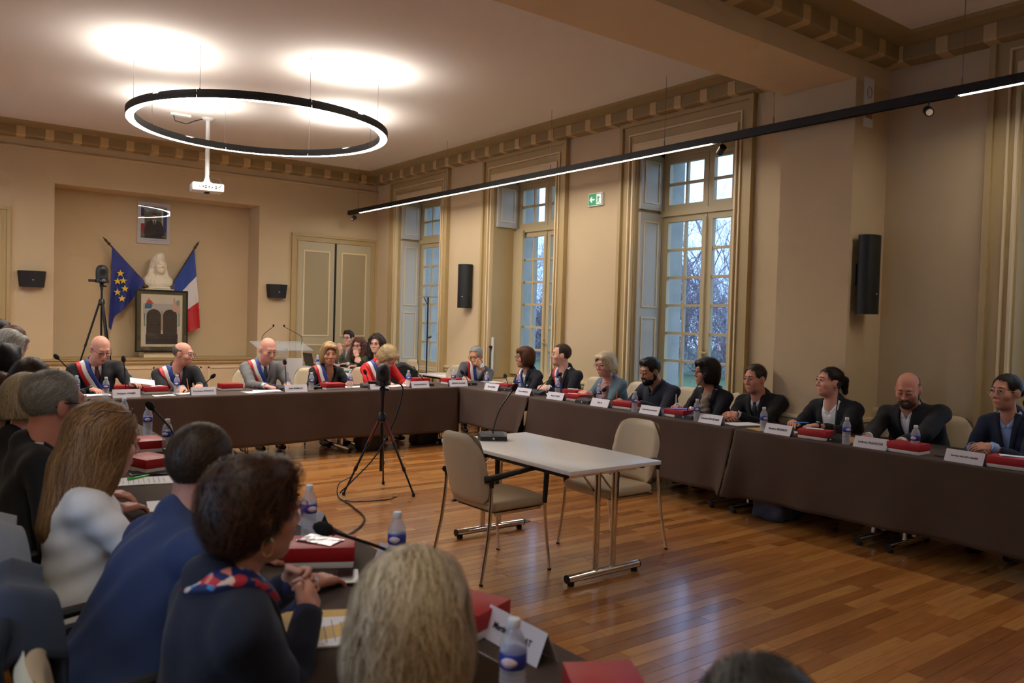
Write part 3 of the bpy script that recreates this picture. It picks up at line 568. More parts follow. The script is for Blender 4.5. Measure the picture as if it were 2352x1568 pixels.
def person(hip, yaw, head, fyaw=None, pitch=0., roll=0., hs=1.1, bs=1.06, fem=False, fat=1., sk=(205, 150, 122), hair=('short', (70, 50, 38)), top=None, sash=None, glasses=None, hands=None, beard=None, label='', n_str=900, trousers=(26, 26, 30), detail=.0055, group=None, legs=True, eyes_down=False, extras=None, seed=1, torso_h=.012, brow=None):
    """hip (x,y) on the floor plan, yaw = heading of the body, head = world centre of the head, fyaw = heading of the face"""
    rng = np.random.default_rng(seed); yaw = R(yaw); fy = yaw if fyaw is None else R(fyaw); Wm = local_frame(yaw); base = np.array([hip[0], hip[1], 0.])
    loc = lambda p: Wm.T @ (np.asarray(p, float) - base); hc = loc(head); A = head_axes(fy - yaw, R(pitch), R(roll)); HL = lambda p: hc + hs * (np.asarray(p, float) @ A)
    top = dict(dict(kind='jacket', col=(26, 27, 32), shirt=(225, 226, 232), tie=None), **(top or {})); wq = (.93 if fem else 1.0) * fat * bs; dq = fat * bs
    P0 = np.array([0, 0, .53]); Nk = HL((0, -.048, -.16)); u = Nk - P0; Ls = np.linalg.norm(u); u = u / Ls; X = unit(np.array([1., 0, 0]) - u[0] * u); Fv = np.cross(u, X); AX = np.stack([X, Fv, u])
    pt = lambda x, s_, f_: P0 + x * X + s_ * Ls * u + f_ * Fv
    shw = (.165 if fem else .19) * bs * (1 + .5 * (fat - 1)); sh = {s: pt(s * shw, .855, -.01) for s in (-1, 1)}
    def torso(inf=0., arms=True, sleeve=.93):
        f = Field(); f.ell(pt(0, .03, 0), (.178 * wq + inf, .138 * dq + inf, .15 + inf), AX, k=.06).ell(pt(0, .32, .015 * dq), (.163 * wq + inf, .132 * dq + inf, .19 + inf), AX, k=.06).ell(pt(0, .66, .0), (.172 * wq + inf, .12 * dq + inf, .19 + inf), AX, k=.06)
        f.cap(pt(-shw * .78, .845, -.012), pt(shw * .78, .845, -.012), .068 * bs + inf, k=.05)
        if fem:
            for s in (-1, 1): f.ell(pt(s * .07, .60, .085 * dq), (.062 + inf, .058 + inf, .066 + inf), AX, k=.05)
        for s in (-1, 1): f.cap(pt(s * shw * .75, .885, -.015), pt(s * .03, .985, -.02), .047 * bs + inf, .045 * bs + inf, k=.04)
        if arms:
            for s in (-1, 1):
                a, e, w_ = arm[s]; f.cap(a, e, .064 * bs * (.9 if fem else 1) * (.6 + .4 * fat) + inf, .053 * bs * (.88 if fem else 1) * (.6 + .4 * fat) + inf, k=.035).cap(e, e + (w_ - e) * sleeve, .052 * bs * (.88 if fem else 1) + inf, .038 * bs + inf, k=.02)
        return f
    # arms
    arm = {}; hf = {}; hd = hands or {}
    for s in (-1, 1):
        spec = hd.get(s, None); side = s
        if spec is None: tgt = pt(s * .16, .1, .30); tgt[2] = .80; dr, nn, cu = np.array([-s * .5, 1, 0]), np.array([0, 0, 1.]), .45
        else:
            tgt = loc(spec[0]); dr = Wm.T @ np.array(spec[1], float); nn = Wm.T @ np.array(spec[2], float); cu = spec[3] if len(spec) > 3 else .5
        dr = unit(dr); a = sh[s]; wr_ = tgt - dr * .02; l1, l2 = .29 * bs, .255 * bs; v = wr_ - a; L = np.linalg.norm(v)
        if L > (l1 + l2) * .985: q_ = (l1 + l2) * .985 / L; l1, l2 = l1 / q_, l2 / q_
        ca = (l1 * l1 + L * L - l2 * l2) / (2 * l1 * L); ca = max(-1, min(1, ca)); hint = np.array([s * .5, -.35, -.8]); vd = v / L; hint = unit(hint - np.dot(hint, vd) * vd)
        e = a + vd * l1 * ca + hint * l1 * math.sqrt(max(0, 1 - ca * ca)); arm[s] = (a, e, wr_); hf[s] = hand_field(wr_, dr, nn, s, cu, q=1.06 * (.9 if fem else 1.0), fa=unit(e - wr_))
    SK = skin(sk); hfield = head_field(fem, .5 + .5 * fat).xform(A, hc, hs); hfield.cap(Nk - u * .02, pt(0, .8, 0), .05, .07, k=.04)
    parts = [hfield.mesh(detail)]
    core = torso(-.035, sleeve=1.0); parts.append(core.mesh(.02))
    for s in (-1, 1): parts.append(hf[s].mesh(.0045))
    body = np_mesh('person', parts, [SK]); body.location = base; body.rotation_euler = (0, 0, yaw); tag(body, label, 'person', group)
    # clothes
    kd = top['kind']; sleeve = top.get('sleeve', .93); JF = torso(0., sleeve=sleeve); vdep = top.get('v', .30); vw = top.get('vw', .085)
    def vcut(s0, w0, f0=.0):
        th = math.atan2(w0, (1.0 - s0) * Ls); c_, s_ = math.cos(th), math.sin(th)
        def fn(P, D):
            q = P - P0; x = q @ X; z = q @ u - s0 * Ls; f_ = q @ Fv; return np.maximum(D, -np.maximum(np.abs(x) * c_ - z * s_, f0 - f_))
        return fn
    FM = fabric('cloth_%d_%d_%d' % top['col'], top['col'])
    neckcut = lambda r: (lambda P, D: np.maximum(D, r - np.sqrt((((P - Nk) - ((P - Nk) @ u)[..., None] * u) ** 2).sum(-1))) if False else D)
    if kd in ('jacket', 'cardigan'):
        J = torso(0., sleeve=sleeve); J.cap(pt(0, .93, -.03), pt(0, 1.03, -.045), .072 * bs, .062 * bs, k=.03); JS = torso(0., sleeve=sleeve); J.cut(vcut(vdep, vw))
        jo = np_mesh('jacket' if kd == 'jacket' else 'cardigan', [J.mesh(torso_h, .005, 26, seed)], FM, body)
        S = torso(-.013, arms=False); S.cap(pt(0, .93, -.012), pt(0, 1.05, -.008), .064 * bs, .060 * bs, k=.03)
        S.cut(lambda P, D: np.maximum(D, (np.abs((P - P0) @ X) * .0 + ((P - P0) @ u) / Ls - (1.04 - .5 * np.clip((P - P0) @ Fv - .0, 0, .12)))))
        S.cut(lambda P, D: np.maximum(D, -(np.maximum(np.abs((P - P0) @ X) - np.clip(((P - P0) @ u) / Ls - top.get('open', .93), 0, 1) * .45, .02 - (P - P0) @ Fv))))
        np_mesh('shirt', [S.mesh(.010, .001, 30, seed + 1)], fabric('shirt_%d_%d_%d' % top['shirt'], top['shirt'], .75, .1, .12), body)
        if kd == 'jacket' and not top.get('nolapel'):
            for s in (-1, 1):
                pth = [pt(s * .012, vdep + .02, .16 * dq), pt(s * (vw * .45), (vdep + 1) / 2 - .03, .15 * dq), pt(s * vw * .95, .90, .09), pt(s * (vw * .98), .985, .0)]
                l_ = ribbon(JS, [pth[0], pth[1], pth[2], pth[3]], .012, .002, .006, .05, 5, side0=s * .012); np_mesh('lapel', [l_], FM, jo, smooth=False)
        for s in (-1, 1):      # shirt cuffs
            a, e, w_ = arm[s]; d_ = unit(w_ - e); Lw = np.linalg.norm(w_ - e)
            if sleeve > .85 and top.get('cuff', True): MB().tube([e + d_ * Lw * (sleeve - .06), e + d_ * Lw * (sleeve + .10)], [.0375 * bs, .0365 * bs], 14).build('cuff', MATS['shirt_%d_%d_%d' % top['shirt']], body, True)
        if top.get('tie'):
            t_ = ribbon(S, [pt(0, .945, .085), pt(0, .86, .11), pt(0, .7, .13 * dq), pt(0, max(.25, vdep - .05), .15 * dq)], .03, .004, .005, .07, 6); np_mesh('tie', [t_], fabric('tie_%d_%d_%d' % top['tie'], top['tie'], .5), body, smooth=False)
            kn = Field().ell(S.project(np.array([pt(0, .93, .09)]), .004)[0], (.02, .013, .02), AX, k=.01); np_mesh('tie_knot', [kn.mesh(.005)], MATS['tie_%d_%d_%d' % top['tie']], body)
    else:      # one closed layer: jumper, blouse, shirt
        J = torso(0., sleeve=sleeve); J.cap(pt(0, .93, -.02), pt(0, 1.02, -.025), .072 * bs, .064 * bs, k=.03); JS = J
        if top.get('neck', 'v') == 'v': J2 = Field(); J2.p = list(J.p); J2.cut(vcut(top.get('v', .72), .075, .02)); J = J2
        jo = np_mesh(top.get('name', 'jumper'), [J.mesh(torso_h, .005, 26, seed)], FM, body)
        if top.get('collar'):
            for s in (-1, 1):
                l_ = ribbon(JS, [pt(s * .01, .86, .11), pt(s * .05, .95, .07), pt(s * .066, 1.0, -.02), pt(0, 1.02, -.085)], .03, .003, .006, .04, 5); np_mesh('collar', [l_], fabric('collar_%d_%d_%d' % top['collar'], top['collar']), body, smooth=False)
    if kd in ('jacket', 'cardigan') and (top.get('collar', True)):
        for s in (-1, 1):
            l_ = ribbon(S, [pt(s * .012, .90, .10), pt(s * .045, .955, .07), pt(s * .062, 1.0, .0), pt(s * .03, 1.01, -.07)], .028, .004, .004, .03, 5, side0=0); np_mesh('collar', [l_], MATS['shirt_%d_%d_%d' % top['shirt']], body, smooth=False)
    if sash:
        pth = [pt(.095, .80, -.15 * dq), pt(.112, .93, -.06), pt(.118, .955, .02), pt(.10, .80, .115 * dq), pt(.02, .52, .16 * dq), pt(-.07, .26, .165 * dq), pt(-.15, .06, .12 * dq)]
        so = None
        for nm, c, sd in (('red_band', (196, 28, 36), 1), ('white_band', (236, 230, 222), 0), ('blue_band', (28, 62, 150), -1)):
            r_ = ribbon(JS, pth, .0425, .005, .004, None, 6, side0=sd * .042)
            m_ = fabric('sash_' + nm, c, .45, .2, .05)
            if so is None: so = np_mesh('sash', [r_], m_, body, smooth=False); so['label'] = 'blue, white and red shoulder sash'
            else: np_mesh(nm, [r_], m_, so, smooth=False)
    # trousers and shoes
    if legs:
        T_ = Field(); T_.ell(pt(0, .0, 0), (.172 * wq, .135 * dq, .12), AX, k=.05); TM = fabric('trousers_%d_%d_%d' % trousers, trousers)
        for s in (-1, 1):
            h_, k_, a_ = np.array([s * .09, .02, .51]), np.array([s * .13, .43, .52]), np.array([s * .12, .40, .10]); T_.cap(h_, k_, .088 * bs * (.5 + .5 * fat), .066, k=.04).cap(k_, a_, .062, .046, k=.03)
        np_mesh('trousers', [T_.mesh(.02)], TM, body)
        for s in (-1, 1):
            g_ = Field().ell((s * .125, .47, .045), (.043, .125, .04), k=.03).ell((s * .122, .40, .065), (.042, .055, .06), k=.03); g_.cut(lambda P, D: np.maximum(D, .004 - P[..., 2])); np_mesh('shoe', [g_.mesh(.012)], M('shoe_leather', (14, 13, 13), .25), body)
    # hair
    hm = None
    if hair[0] != 'bald':
        hcol = hair[1]; hm = hairmat(hcol, hair[2] if len(hair) > 2 else None); HFl = hair_field(hair[0], .006); HF = HFl.xform(A, hc, hs)
        V, F_ = HF.mesh(max(detail, .0055), .002 if hair[0] not in ('curly', 'shag') else .007, 45 if hair[0] != 'curly' else 60, seed + 5); fl = flow_for(hair[0])
        flw = lambda P: fl((P - hc) @ A.T / hs) @ A; big_ = n_str > 2000
        lg = {'long': (16, .018), 'bob': (9, .014), 'bobs': (8, .013), 'curly': (10, .013), 'tied': (9, .013), 'bun': (9, .013), 'shag': (7, .012)}.get(hair[0], (6, .010))
        sv, sf, sr = strands(HF, V, n_str, flw, lg[0], lg[1] * hs, (.0011 if big_ else .0016) * hs, rng, .008 if hair[0] not in ('curly', 'shag') else .02, {'curly': .9, 'shag': .6, 'bobs': .34}.get(hair[0], .22))
        ho = np_mesh('hair', [(V, F_), (sv, sf)], hm, body, rndv=np.concatenate([rng.random(len(V)) * .3 + .35, sr]))
    bc = brow or (hair[1] if hair[0] != 'bald' else (120, 95, 80))
    # face pieces
    for s in (-1, 1):
        MB().tube([HL((s * .013, .0975, .033)), HL((s * .030, .0955, .0365)), HL((s * .048, .081, .031))], [.0026 * hs, .003 * hs, .0013 * hs], 6).build('eyebrow', M('brow_%d_%d_%d' % bc, tuple(int(v * .8) for v in bc), .8), body, True)
    lp = MB(); lp.tube([HL((-.027, .0845, -.0635)), HL((-.012, .0935, -.0605)), HL((0, .0945, -.0615)), HL((.012, .0935, -.0605)), HL((.027, .0845, -.0635))], [.0008, .0032 * hs, .003 * hs, .0032 * hs, .0008], 8)
    lp.tube([HL((-.025, .0845, -.0648)), HL((0, .0925, -.069)), HL((.025, .0845, -.0648))], [.0008, .0042 * hs, .0008], 8).build('lips', M('lips_f' if fem else 'lips_m', (176, 92, 86) if fem else (166, 100, 88), .4), body, True)
    EW = M('eye_white', (226, 220, 214), .2); EI = M('eye_iris', (38, 26, 20), .15); SL = M('eyelid_%d' % sk[0], tuple(int(v * .8) for v in sk), .5)
    for s in (-1, 1):
        em = MB(); c_ = HL((s * .031, .0835, .010)); em.lathe([(.0001, -.0135 * hs)] + [(.0135 * hs * math.sin(a), -.0135 * hs * math.cos(a)) for a in np.linspace(.3, math.pi - .6, 9)] + [], 12, Matrix.Translation(c_) @ Matrix(np.column_stack([A[0], -A[2], A[1]]).tolist()).to_4x4())
        em.mat(1); em.lathe([(.0065 * hs, .0122 * hs), (.004 * hs, .0133 * hs), (.0002, .0138 * hs)], 12, Matrix.Translation(c_) @ Matrix(np.column_stack([A[0], -A[2], A[1]]).tolist()).to_4x4())
        if not eyes_down: em.build('eye', [EW, EI], body, True)
        lid = MB(); zz = .0165 if not eyes_down else .008
        lid.tube([HL((s * .031 - .015, .0905, zz - .006)), HL((s * .031 - .007, .0985, zz)), HL((s * .031 + .007, .0985, zz)), HL((s * .031 + .015, .0905, zz - .006))], .0017 * hs, 6).build('eyelid', M('lash', (48, 32, 26), .6), body, True)
    if beard:
        bf = Field().ell((0, .036, -.075), (.063, .064, .056), k=.02).ell((0, .072, -.098), (.032, .026, .026), k=.02)
        for s in (-1, 1): bf.ell((s * .064, .005, -.035), (.013, .025, .05), k=.02)
        bf.cap((-.022, .093, -.049), (.022, .093, -.049), .0075, k=.01)
        bf.cut(lambda P, D: np.maximum(D, -np.maximum(np.maximum(np.abs(P[..., 0]) - .045, -.052 - P[..., 2]), .03 - P[..., 1]) if False else np.maximum(D, np.where(np.abs(P[..., 0]) < .026, P[..., 2] + .043, P[..., 2] + .052 - 1.2 * np.clip(np.abs(P[..., 0]) - .04, 0, 1)))))
        bf.cut(lambda P, D: np.maximum(D, .010 - np.sqrt((P[..., 0] * .5) ** 2 + (P[..., 2] + .064) ** 2 + ((P[..., 1] - .1) * .3) ** 2)))
        B_ = bf.xform(A, hc, hs); V, F_ = B_.mesh(.005, .0015, 70, seed); fl2 = lambda P: np.tile(np.array([0, .3, -1.]) @ A, (len(P), 1)); sv, sf, sr = strands(B_, V, 500, fl2, 3, .006, .0011, rng, .004, .4); np_mesh('beard', [(V, F_), (sv, sf)], hairmat(beard), body, rndv=np.concatenate([rng.random(len(V)) * .5, sr]))
    if glasses:
        gc, gr = glasses[0], glasses[1] if len(glasses) > 1 else .0013; up_ = glasses[2] if len(glasses) > 2 else 0
        G = (lambda p: HL(p)) if not up_ else (lambda p: HL((p[0] * 1.05, p[1] - .055, p[2] + .098)))
        g_ = MB()
        for s in (-1, 1):
            pts = [G((s * .033 + .022 * math.copysign(abs(math.cos(a)) ** .75, math.cos(a)), .112 - .004 * abs(math.cos(a)) * (1 if s * math.cos(a) > 0 else 0), .006 + .0165 * math.copysign(abs(math.sin(a)) ** .75, math.sin(a)))) for a in np.linspace(0, 2 * math.pi, 17)[:-1]]
            g_.tube(pts, gr * hs, 6, closed=True); g_.tube([G((s * .055, .107, .012)), G((s * .074, .06, .012)), G((s * .085, -.005, .012)), G((s * .083, -.03, -.004))], gr * hs, 5)
        g_.tube([G((-.011, .112, .012)), G((0, .1165, .015)), G((.011, .112, .012))], gr * hs, 5)
        go = g_.build('glasses', M('spec_%d_%d_%d' % gc, gc, .3), body, True)
        for s in (-1, 1):
            cpt = [G((s * .033 + .0215 * math.cos(a), .1115, .006 + .016 * math.sin(a))) for a in np.linspace(0, 2 * math.pi, 15)[:-1]]; MB().add(cpt, [tuple(range(14))]).build('lens', glassmat('lens'), go)
    ctx = dict(body=body, HL=HL, pt=pt, JS=JS, A=A, hc=hc, hs=hs, arm=arm, u=u, X=X, Fv=Fv, dq=dq, wq=wq, loc=loc, AX=AX, bs=bs, rng=rng, jo=jo)
    if extras: extras(ctx)
    return ctx
# ================================================================ lighting fixtures
LED = M('led_diffuser', (255, 247, 236), emit=RING_W); LED2 = M('led_strip', (255, 246, 234), emit=TRACK_W); STEEL = M('steel_wire', (150, 150, 150), .35, 1)
def ring_seg(m, r0, r1, z0, z1, a0, a1, n=14):
    v = []; f = []
    for k in range(n + 1):
        a = a0 + (a1 - a0) * k / n; c_, s_ = math.cos(a), math.sin(a); v += [(r0 * c_, r0 * s_, z0), (r1 * c_, r1 * s_, z0), (r1 * c_, r1 * s_, z1), (r0 * c_, r0 * s_, z1)]
    for k in range(n):
        for q_ in range(4): f.append((k * 4 + q_, k * 4 + (q_ + 1) % 4, k * 4 + 4 + (q_ + 1) % 4, k * 4 + 4 + q_))
    f += [(3, 2, 1, 0), tuple(n * 4 + i for i in range(4))]; m.add(v, f)
rl = empty('ring_pendant', (3.37, 9.46, 3.79), label='large black ring pendant lamp with glowing white underside', cat='lamp')
a_off = math.atan2(8.468 - 9.46, 2.373 - 3.37)
for k in range(8):
    a0, a1 = a_off + k * math.pi / 4, a_off + (k + 1) * math.pi / 4
    m = MB(); ring_seg(m, 1.382, 1.388, 0, .085, a0, a1 - .004); ring_seg(m, 1.472, 1.478, 0, .085, a0, a1 - .004); ring_seg(m, 1.382, 1.478, .03, .036, a0, a1 - .004); m.build('housing', BLACK, rl, True)
    m = MB(); ring_seg(m, 1.389, 1.471, .004, .01, a0 + .004, a1 - .008); m.build('diffuser', LED, rl)
    cx_, cy_ = 1.42 * math.cos(a0), 1.42 * math.sin(a0); MB().cyl((cx_, cy_, .035), (cx_, cy_, .54), .0025, n=5).cyl((cx_, cy_, .035), (cx_, cy_, .11), .008, n=8).build('suspension_wire', STEEL, rl)
UPM = M('uplight_lens', (255, 244, 230), emit=2)
for k in (1.5, 3.5, 5.5, 7.5):          # upward lamps in the top of the ring
    a = a_off + (k + 0) * math.pi / 4; m = MB(); ring_seg(m, 1.385, 1.455, .04, .05, a - .33, a + .33); m.build('uplight', UPM, rl)
    ld = bpy.data.lights.new('uplight_bulb', 'AREA'); ld.shape = 'RECTANGLE'; ld.size = .6; ld.size_y = .06; ld.energy = UP_W; ld.color = (1, .95, .89); ld.spread = R(160)
    lo_ = bpy.data.objects.new('uplight_bulb', ld); link(lo_, rl); lo_.location = (1.42 * math.cos(a), 1.42 * math.sin(a), .07); lo_.rotation_euler = (math.pi, 0, -a + math.pi / 2)
def linear_lamp(lx, label):
    tr = empty('linear_pendant', (lx, 8, 3.49), label=label, cat='lamp')
    Y0, Y1 = -1.2 - 8, 13.72 - 8
    MB().box(-.032, -.027, Y0, Y1, 0, .075).box(.027, .032, Y0, Y1, 0, .075).box(-.03, .03, Y0, Y1, .07, .075).box(-.03, .03, Y0, Y0 + .005, 0, .075).box(-.03, .03, Y1 - .005, Y1, 0, .075).build('housing', BLACK, tr)
    for a, b_ in ((13.28, 9.4), (9.39, 5.34), (2.92, -1.0)): MB().box(-.026, .026, b_ - 8, a - 8, .003, .012).build('diffuser', LED2, tr)
    MB().box(-.026, .026, 2.95 - 8, 5.3 - 8, .008, .016).build('cover', BLACK, tr); MB().box(-.026, .026, 13.3 - 8, Y1, .008, .016).build('cover', BLACK, tr)
    for yy in (13.34, 10.37, 7.9, 5.97, 4.6, 2.9, .3):
        zt = (ZS if BY0 < yy < BY1 else (NZ if yy < BY0 else ZC)) - 3.49; MB().cyl((0, yy - 8, .07), (0, yy - 8, zt), .0028, n=5).cyl((0, yy - 8, .07), (0, yy - 8, .14), .007, n=8).build('suspension_wire', STEEL, tr)
    for yy, az in ((13.52, 200), (5.2, 60), (3.15, 215)):
        sp = MB().cyl((0, yy - 8, 0), (0, yy - 8, -.05), .008, n=8); d = Vector((math.cos(R(az)), math.sin(R(az)), -.45)).normalized(); p = Vector((0, yy - 8, -.075)); sp.tube([p - d * .045, p + d * .05], .036, 16).build('spot_lamp', BLACK, tr, True)
        MB().tube([p + d * .045, p + d * .0515], .026, 14).build('spot_lens', M('spot_lens', (232, 214, 190), .3), tr)
linear_lamp(6.55, 'long black linear pendant lamp hanging before the windows')
linear_lamp(.19, 'matching black linear pendant lamp above the near left row')
# ================================================================ fixed things on walls
pj = empty('projector', (3.35, 11.57, 3.30), R(-8), label='white ceiling projector hanging on a long pole', cat='projector')
MB().rbox(-.21, .21, -.15, .15, 0, .115, .02).build('case', WHITE, pj, 40); MB().lathe([(.075, .115), (.075, .13), (.045, .15), (.03, .2)], 20).build('bracket', WHITE, pj, True)
MB().tube([(0, 0, .19), (0, 0, 1.02)], .03, 16).build('pole', WHITE, pj, True); MB().lathe([(.03, .99), (.08, 1.015), (.09, 1.03)], 20).build('ceiling_plate', WHITE, pj, True)
for i, (x, z, w_) in enumerate(((-.08, .05, .02), (-.05, .06, .03), (-.05, .035, .03), (-.0, .05, .02), (.04, .045, .02), (.09, .06, .018), (.09, .035, .018), (-.12, .05, .012))): MB().box(x, x + w_, -.153, -.149, z, z + .014).build('socket', BLACK, pj)
MB().tube([(.13, -.155, .05), (.16, -.2, .08), (.15, -.17, .16), (.06, -.05, .2), (.01, 0, .24)], .005, 6).build('cable', DARKG, pj, True); MB().lathe([(.03, -.022), (.04, -.005), (.04, 0)], 16).build('lens', BLACKG, pj, True)
co = empty('ceiling_socket', (3.02, 11.6, ZC), label='white socket plate with a plug beside the projector pole', cat='socket')
MB().box(-.17, .1, -.045, .045, -.03, 0).build('plate', WHITE, co); MB().tube([(-.12, 0, -.03), (-.1, 0, -.1), (.05, 0, -.12), (.16, 0, -.06), (.26, 0, -.02)], .007, 6).build('cable', BLACK, co, True)
def wall_speaker(loc, rz, label):
    e_ = empty('wall_speaker', loc, rz, label, 'loudspeaker', 'small wall loudspeakers'); prof = [(-.19, 0), (-.16, -.11), (0, -.15), (.16, -.11), (.19, 0)]
    v = [(x, y, z * (1) ) for z in (-.12, .12) for x, y in [(p[0] * (1 if z > 0 else .86), p[1] * (1 if z > 0 else .9)) for p in prof]]
    MB().add(v, [(0, 1, 2, 3, 4), (9, 8, 7, 6, 5)] + [(i, (i + 1) % 5, 5 + (i + 1) % 5, 5 + i) for i in range(5)]).build('cabinet', BLACK, e_); MB().box(-.012, .012, -.146, -.139, -.02, -.01).build('badge', WHITE, e_); MB().box(-.05, .05, -.0, .03, -.05, .05).build('bracket', BLACK, e_)
wall_speaker((1.50, YB - .03, 2.04), 0, 'small black loudspeaker on the wall left of the alcove'); wall_speaker((5.27, YB - .03, 2.02), 0, 'small black loudspeaker on the wall left of the double door')
def column_speaker(loc, rz, label):
    e_ = empty('column_speaker', loc, rz, label, 'loudspeaker', 'tall column loudspeakers'); pl = [(-.105, 0), (-.12, -.03)] + [(.12 * math.sin(a), -.06 - .07 * math.cos(a)) for a in np.linspace(-1.45, 1.45, 9)] + [(.12, -.03), (.105, 0)]
    MB().prism(pl, -.345, .345).build('cabinet', BLACK, e_, 30); MB().prism([(p[0] * 1.01, p[1] * 1.01) for p in pl], .34, .35).build('end_cap', BLACKG, e_, 30); MB().prism([(p[0] * 1.01, p[1] * 1.01) for p in pl], -.35, -.34).build('end_cap', BLACKG, e_, 30); MB().box(-.008, .008, -.133, -.128, -.175, -.165).build('badge', WHITE, e_); MB().box(-.04, .04, 0, .05, -.1, .1).build('bracket', BLACK, e_)
column_speaker((7.2, 10.72, 2.15), R(-62), 'black column loudspeaker on the pier between the two far windows'); column_speaker((6.83, 3.80, 2.13), R(0), 'black column loudspeaker on the wall pier near the frame edge')
ex = empty('exit_sign', (XW, 7.76, 3.25), label='green emergency exit sign with arrow and running figure', cat='sign'); GRN = M('sign_green', (16, 140, 84), .4, emit=.25); SWH = M('sign_white', (240, 244, 240), .4, emit=.25)
MB().box(-.03, 0, -.135, .135, -.085, .085).build('case', WHITE, ex); MB().box(-.033, -.03, -.125, .125, -.075, .075).build('panel', GRN, ex)
MB().prism([(.105, 0), (.065, .04), (.05, .03), (.07, .01), (.01, .01), (.01, -.01), (.07, -.01), (.05, -.03), (.065, -.04)], -.035, -.033, Matrix(((0, 0, 1, 0), (1, 0, 0, 0), (0, 1, 0, 0), (0, 0, 0, 1)))).build('arrow', SWH, ex)
MB().box(-.035, -.033, -.115, -.025, -.065, .065).build('doorway', SWH, ex); fg = MB(); XF = Matrix(((0, 0, 1, 0), (1, 0, 0, 0), (0, 1, 0, 0), (0, 0, 0, 1)))
for q_ in ([(-.062, .05), (-.05, .05), (-.05, .038), (-.062, .038)], [(-.075, .033), (-.055, .036), (-.05, 0), (-.07, -.004)], [(-.07, 0), (-.055, 0), (-.03, -.045), (-.04, -.052)], [(-.07, 0), (-.058, -.004), (-.075, -.055), (-.095, -.055), (-.095, -.048), (-.08, -.048)], [(-.055, .034), (-.03, .012), (-.036, .006), (-.06, .022)], [(-.075, .034), (-.1, .018), (-.094, .01), (-.068, .024)]): fg.prism(q_, -.036, -.0351, XF)
fg.build('running_figure', GRN, ex)
nt_ = empty('notice', (6.88, BY0, 3.68), label='small white safety notice high on the wall pier', cat='sign'); MB().box(-.075, .075, -.012, 0, -.22, .22).build('sheet', PAPER, nt_); MB().box(-.06, .06, -.014, -.012, -.14, -.07).build('red_strip', M('notice_red', (186, 120, 112), .6), nt_); MB().tube([(.04 * math.cos(a), -.014, .09 + .05 * math.sin(a)) for a in np.linspace(0, 6.28, 16)[:-1]], .003, 4, closed=True).build('pictogram', M('notice_grey', (150, 146, 140), .6), nt_)
# presidential-style portrait (a flat print behind glass), generic
po = empty('portrait', (3.33, NY, 2.745), label='framed official portrait of a suited figure between two flags', cat='picture')
MB().box(-.257, .257, -.03, 0, 0, .69).build('frame', M('frame_white', (206, 202, 206), .4), po); FX = Matrix(((1, 0, 0, 0), (0, 0, -1, 0), (0, 1, 0, 0), (0, 0, 0, 1)))
def print_(e_, shapes, y0):
    for i, (nm, c, poly) in enumerate(shapes): MB().prism(poly, y0 + .0006 * i, y0 + .0006 * (i + 1), Matrix(((1, 0, 0, 0), (0, 0, -1, 0), (0, 1, 0, 0), (0, 0, 0, 1)))).build(nm, M('print_%d_%d_%d' % c, c, .6), e_)
rc = lambda x0, x1, z0, z1: [(x0, z0), (x1, z0), (x1, z1), (x0, z1)]; el = lambda x, z, a, b_: [(x + a * math.cos(t_), z + b_ * math.sin(t_)) for t_ in np.linspace(0, 6.283, 17)[:-1]]
print_(po, [('print', (98, 108, 92), rc(-.205, .205, .09, .63)), ('print_sky', (150, 160, 172), [(-.205, .63), (.205, .63), (.13, .52), (.0, .56), (-.12, .52)]), ('print_flag', (170, 40, 44), rc(-.205, -.15, .2, .33)), ('print_flag', (214, 214, 220), rc(-.205, -.15, .33, .45)), ('print_flag', (36, 48, 120), rc(-.205, -.16, .45, .58)), ('print_flag', (38, 56, 140), rc(.15, .205, .2, .55)), ('print_column', (196, 186, 160), rc(.12, .145, .2, .6)), ('print_suit', (40, 40, 48), [(-.16, .09), (-.15, .25), (-.11, .36), (-.03, .40), (.04, .40), (.12, .36), (.16, .25), (.17, .09)]), ('print_shirt', (220, 220, 226), [(-.03, .40), (.04, .40), (.005, .29)]), ('print_tie', (22, 24, 40), [(-.006, .39), (.016, .39), (.012, .28), (.004, .27), (-.004, .28)]), ('print_face', (150, 108, 84), el(.003, .455, .037, .052)), ('print_hair', (52, 40, 32), [(-.036, .47), (-.03, .505), (.0, .518), (.035, .505), (.04, .47), (.02, .49), (-.015, .492)]), ('print_hand', (150, 108, 84), el(-.17, .13, .03, .018)), ('print_hand', (150, 108, 84), el(.16, .13, .03, .018)), ('print_caption', (150, 148, 150), rc(-.07, .07, .05, .056))], .03)
MB().box(-.25, .25, -.052, -.05, .006, .684).build('glazing', glassmat('picture_glass'), po)
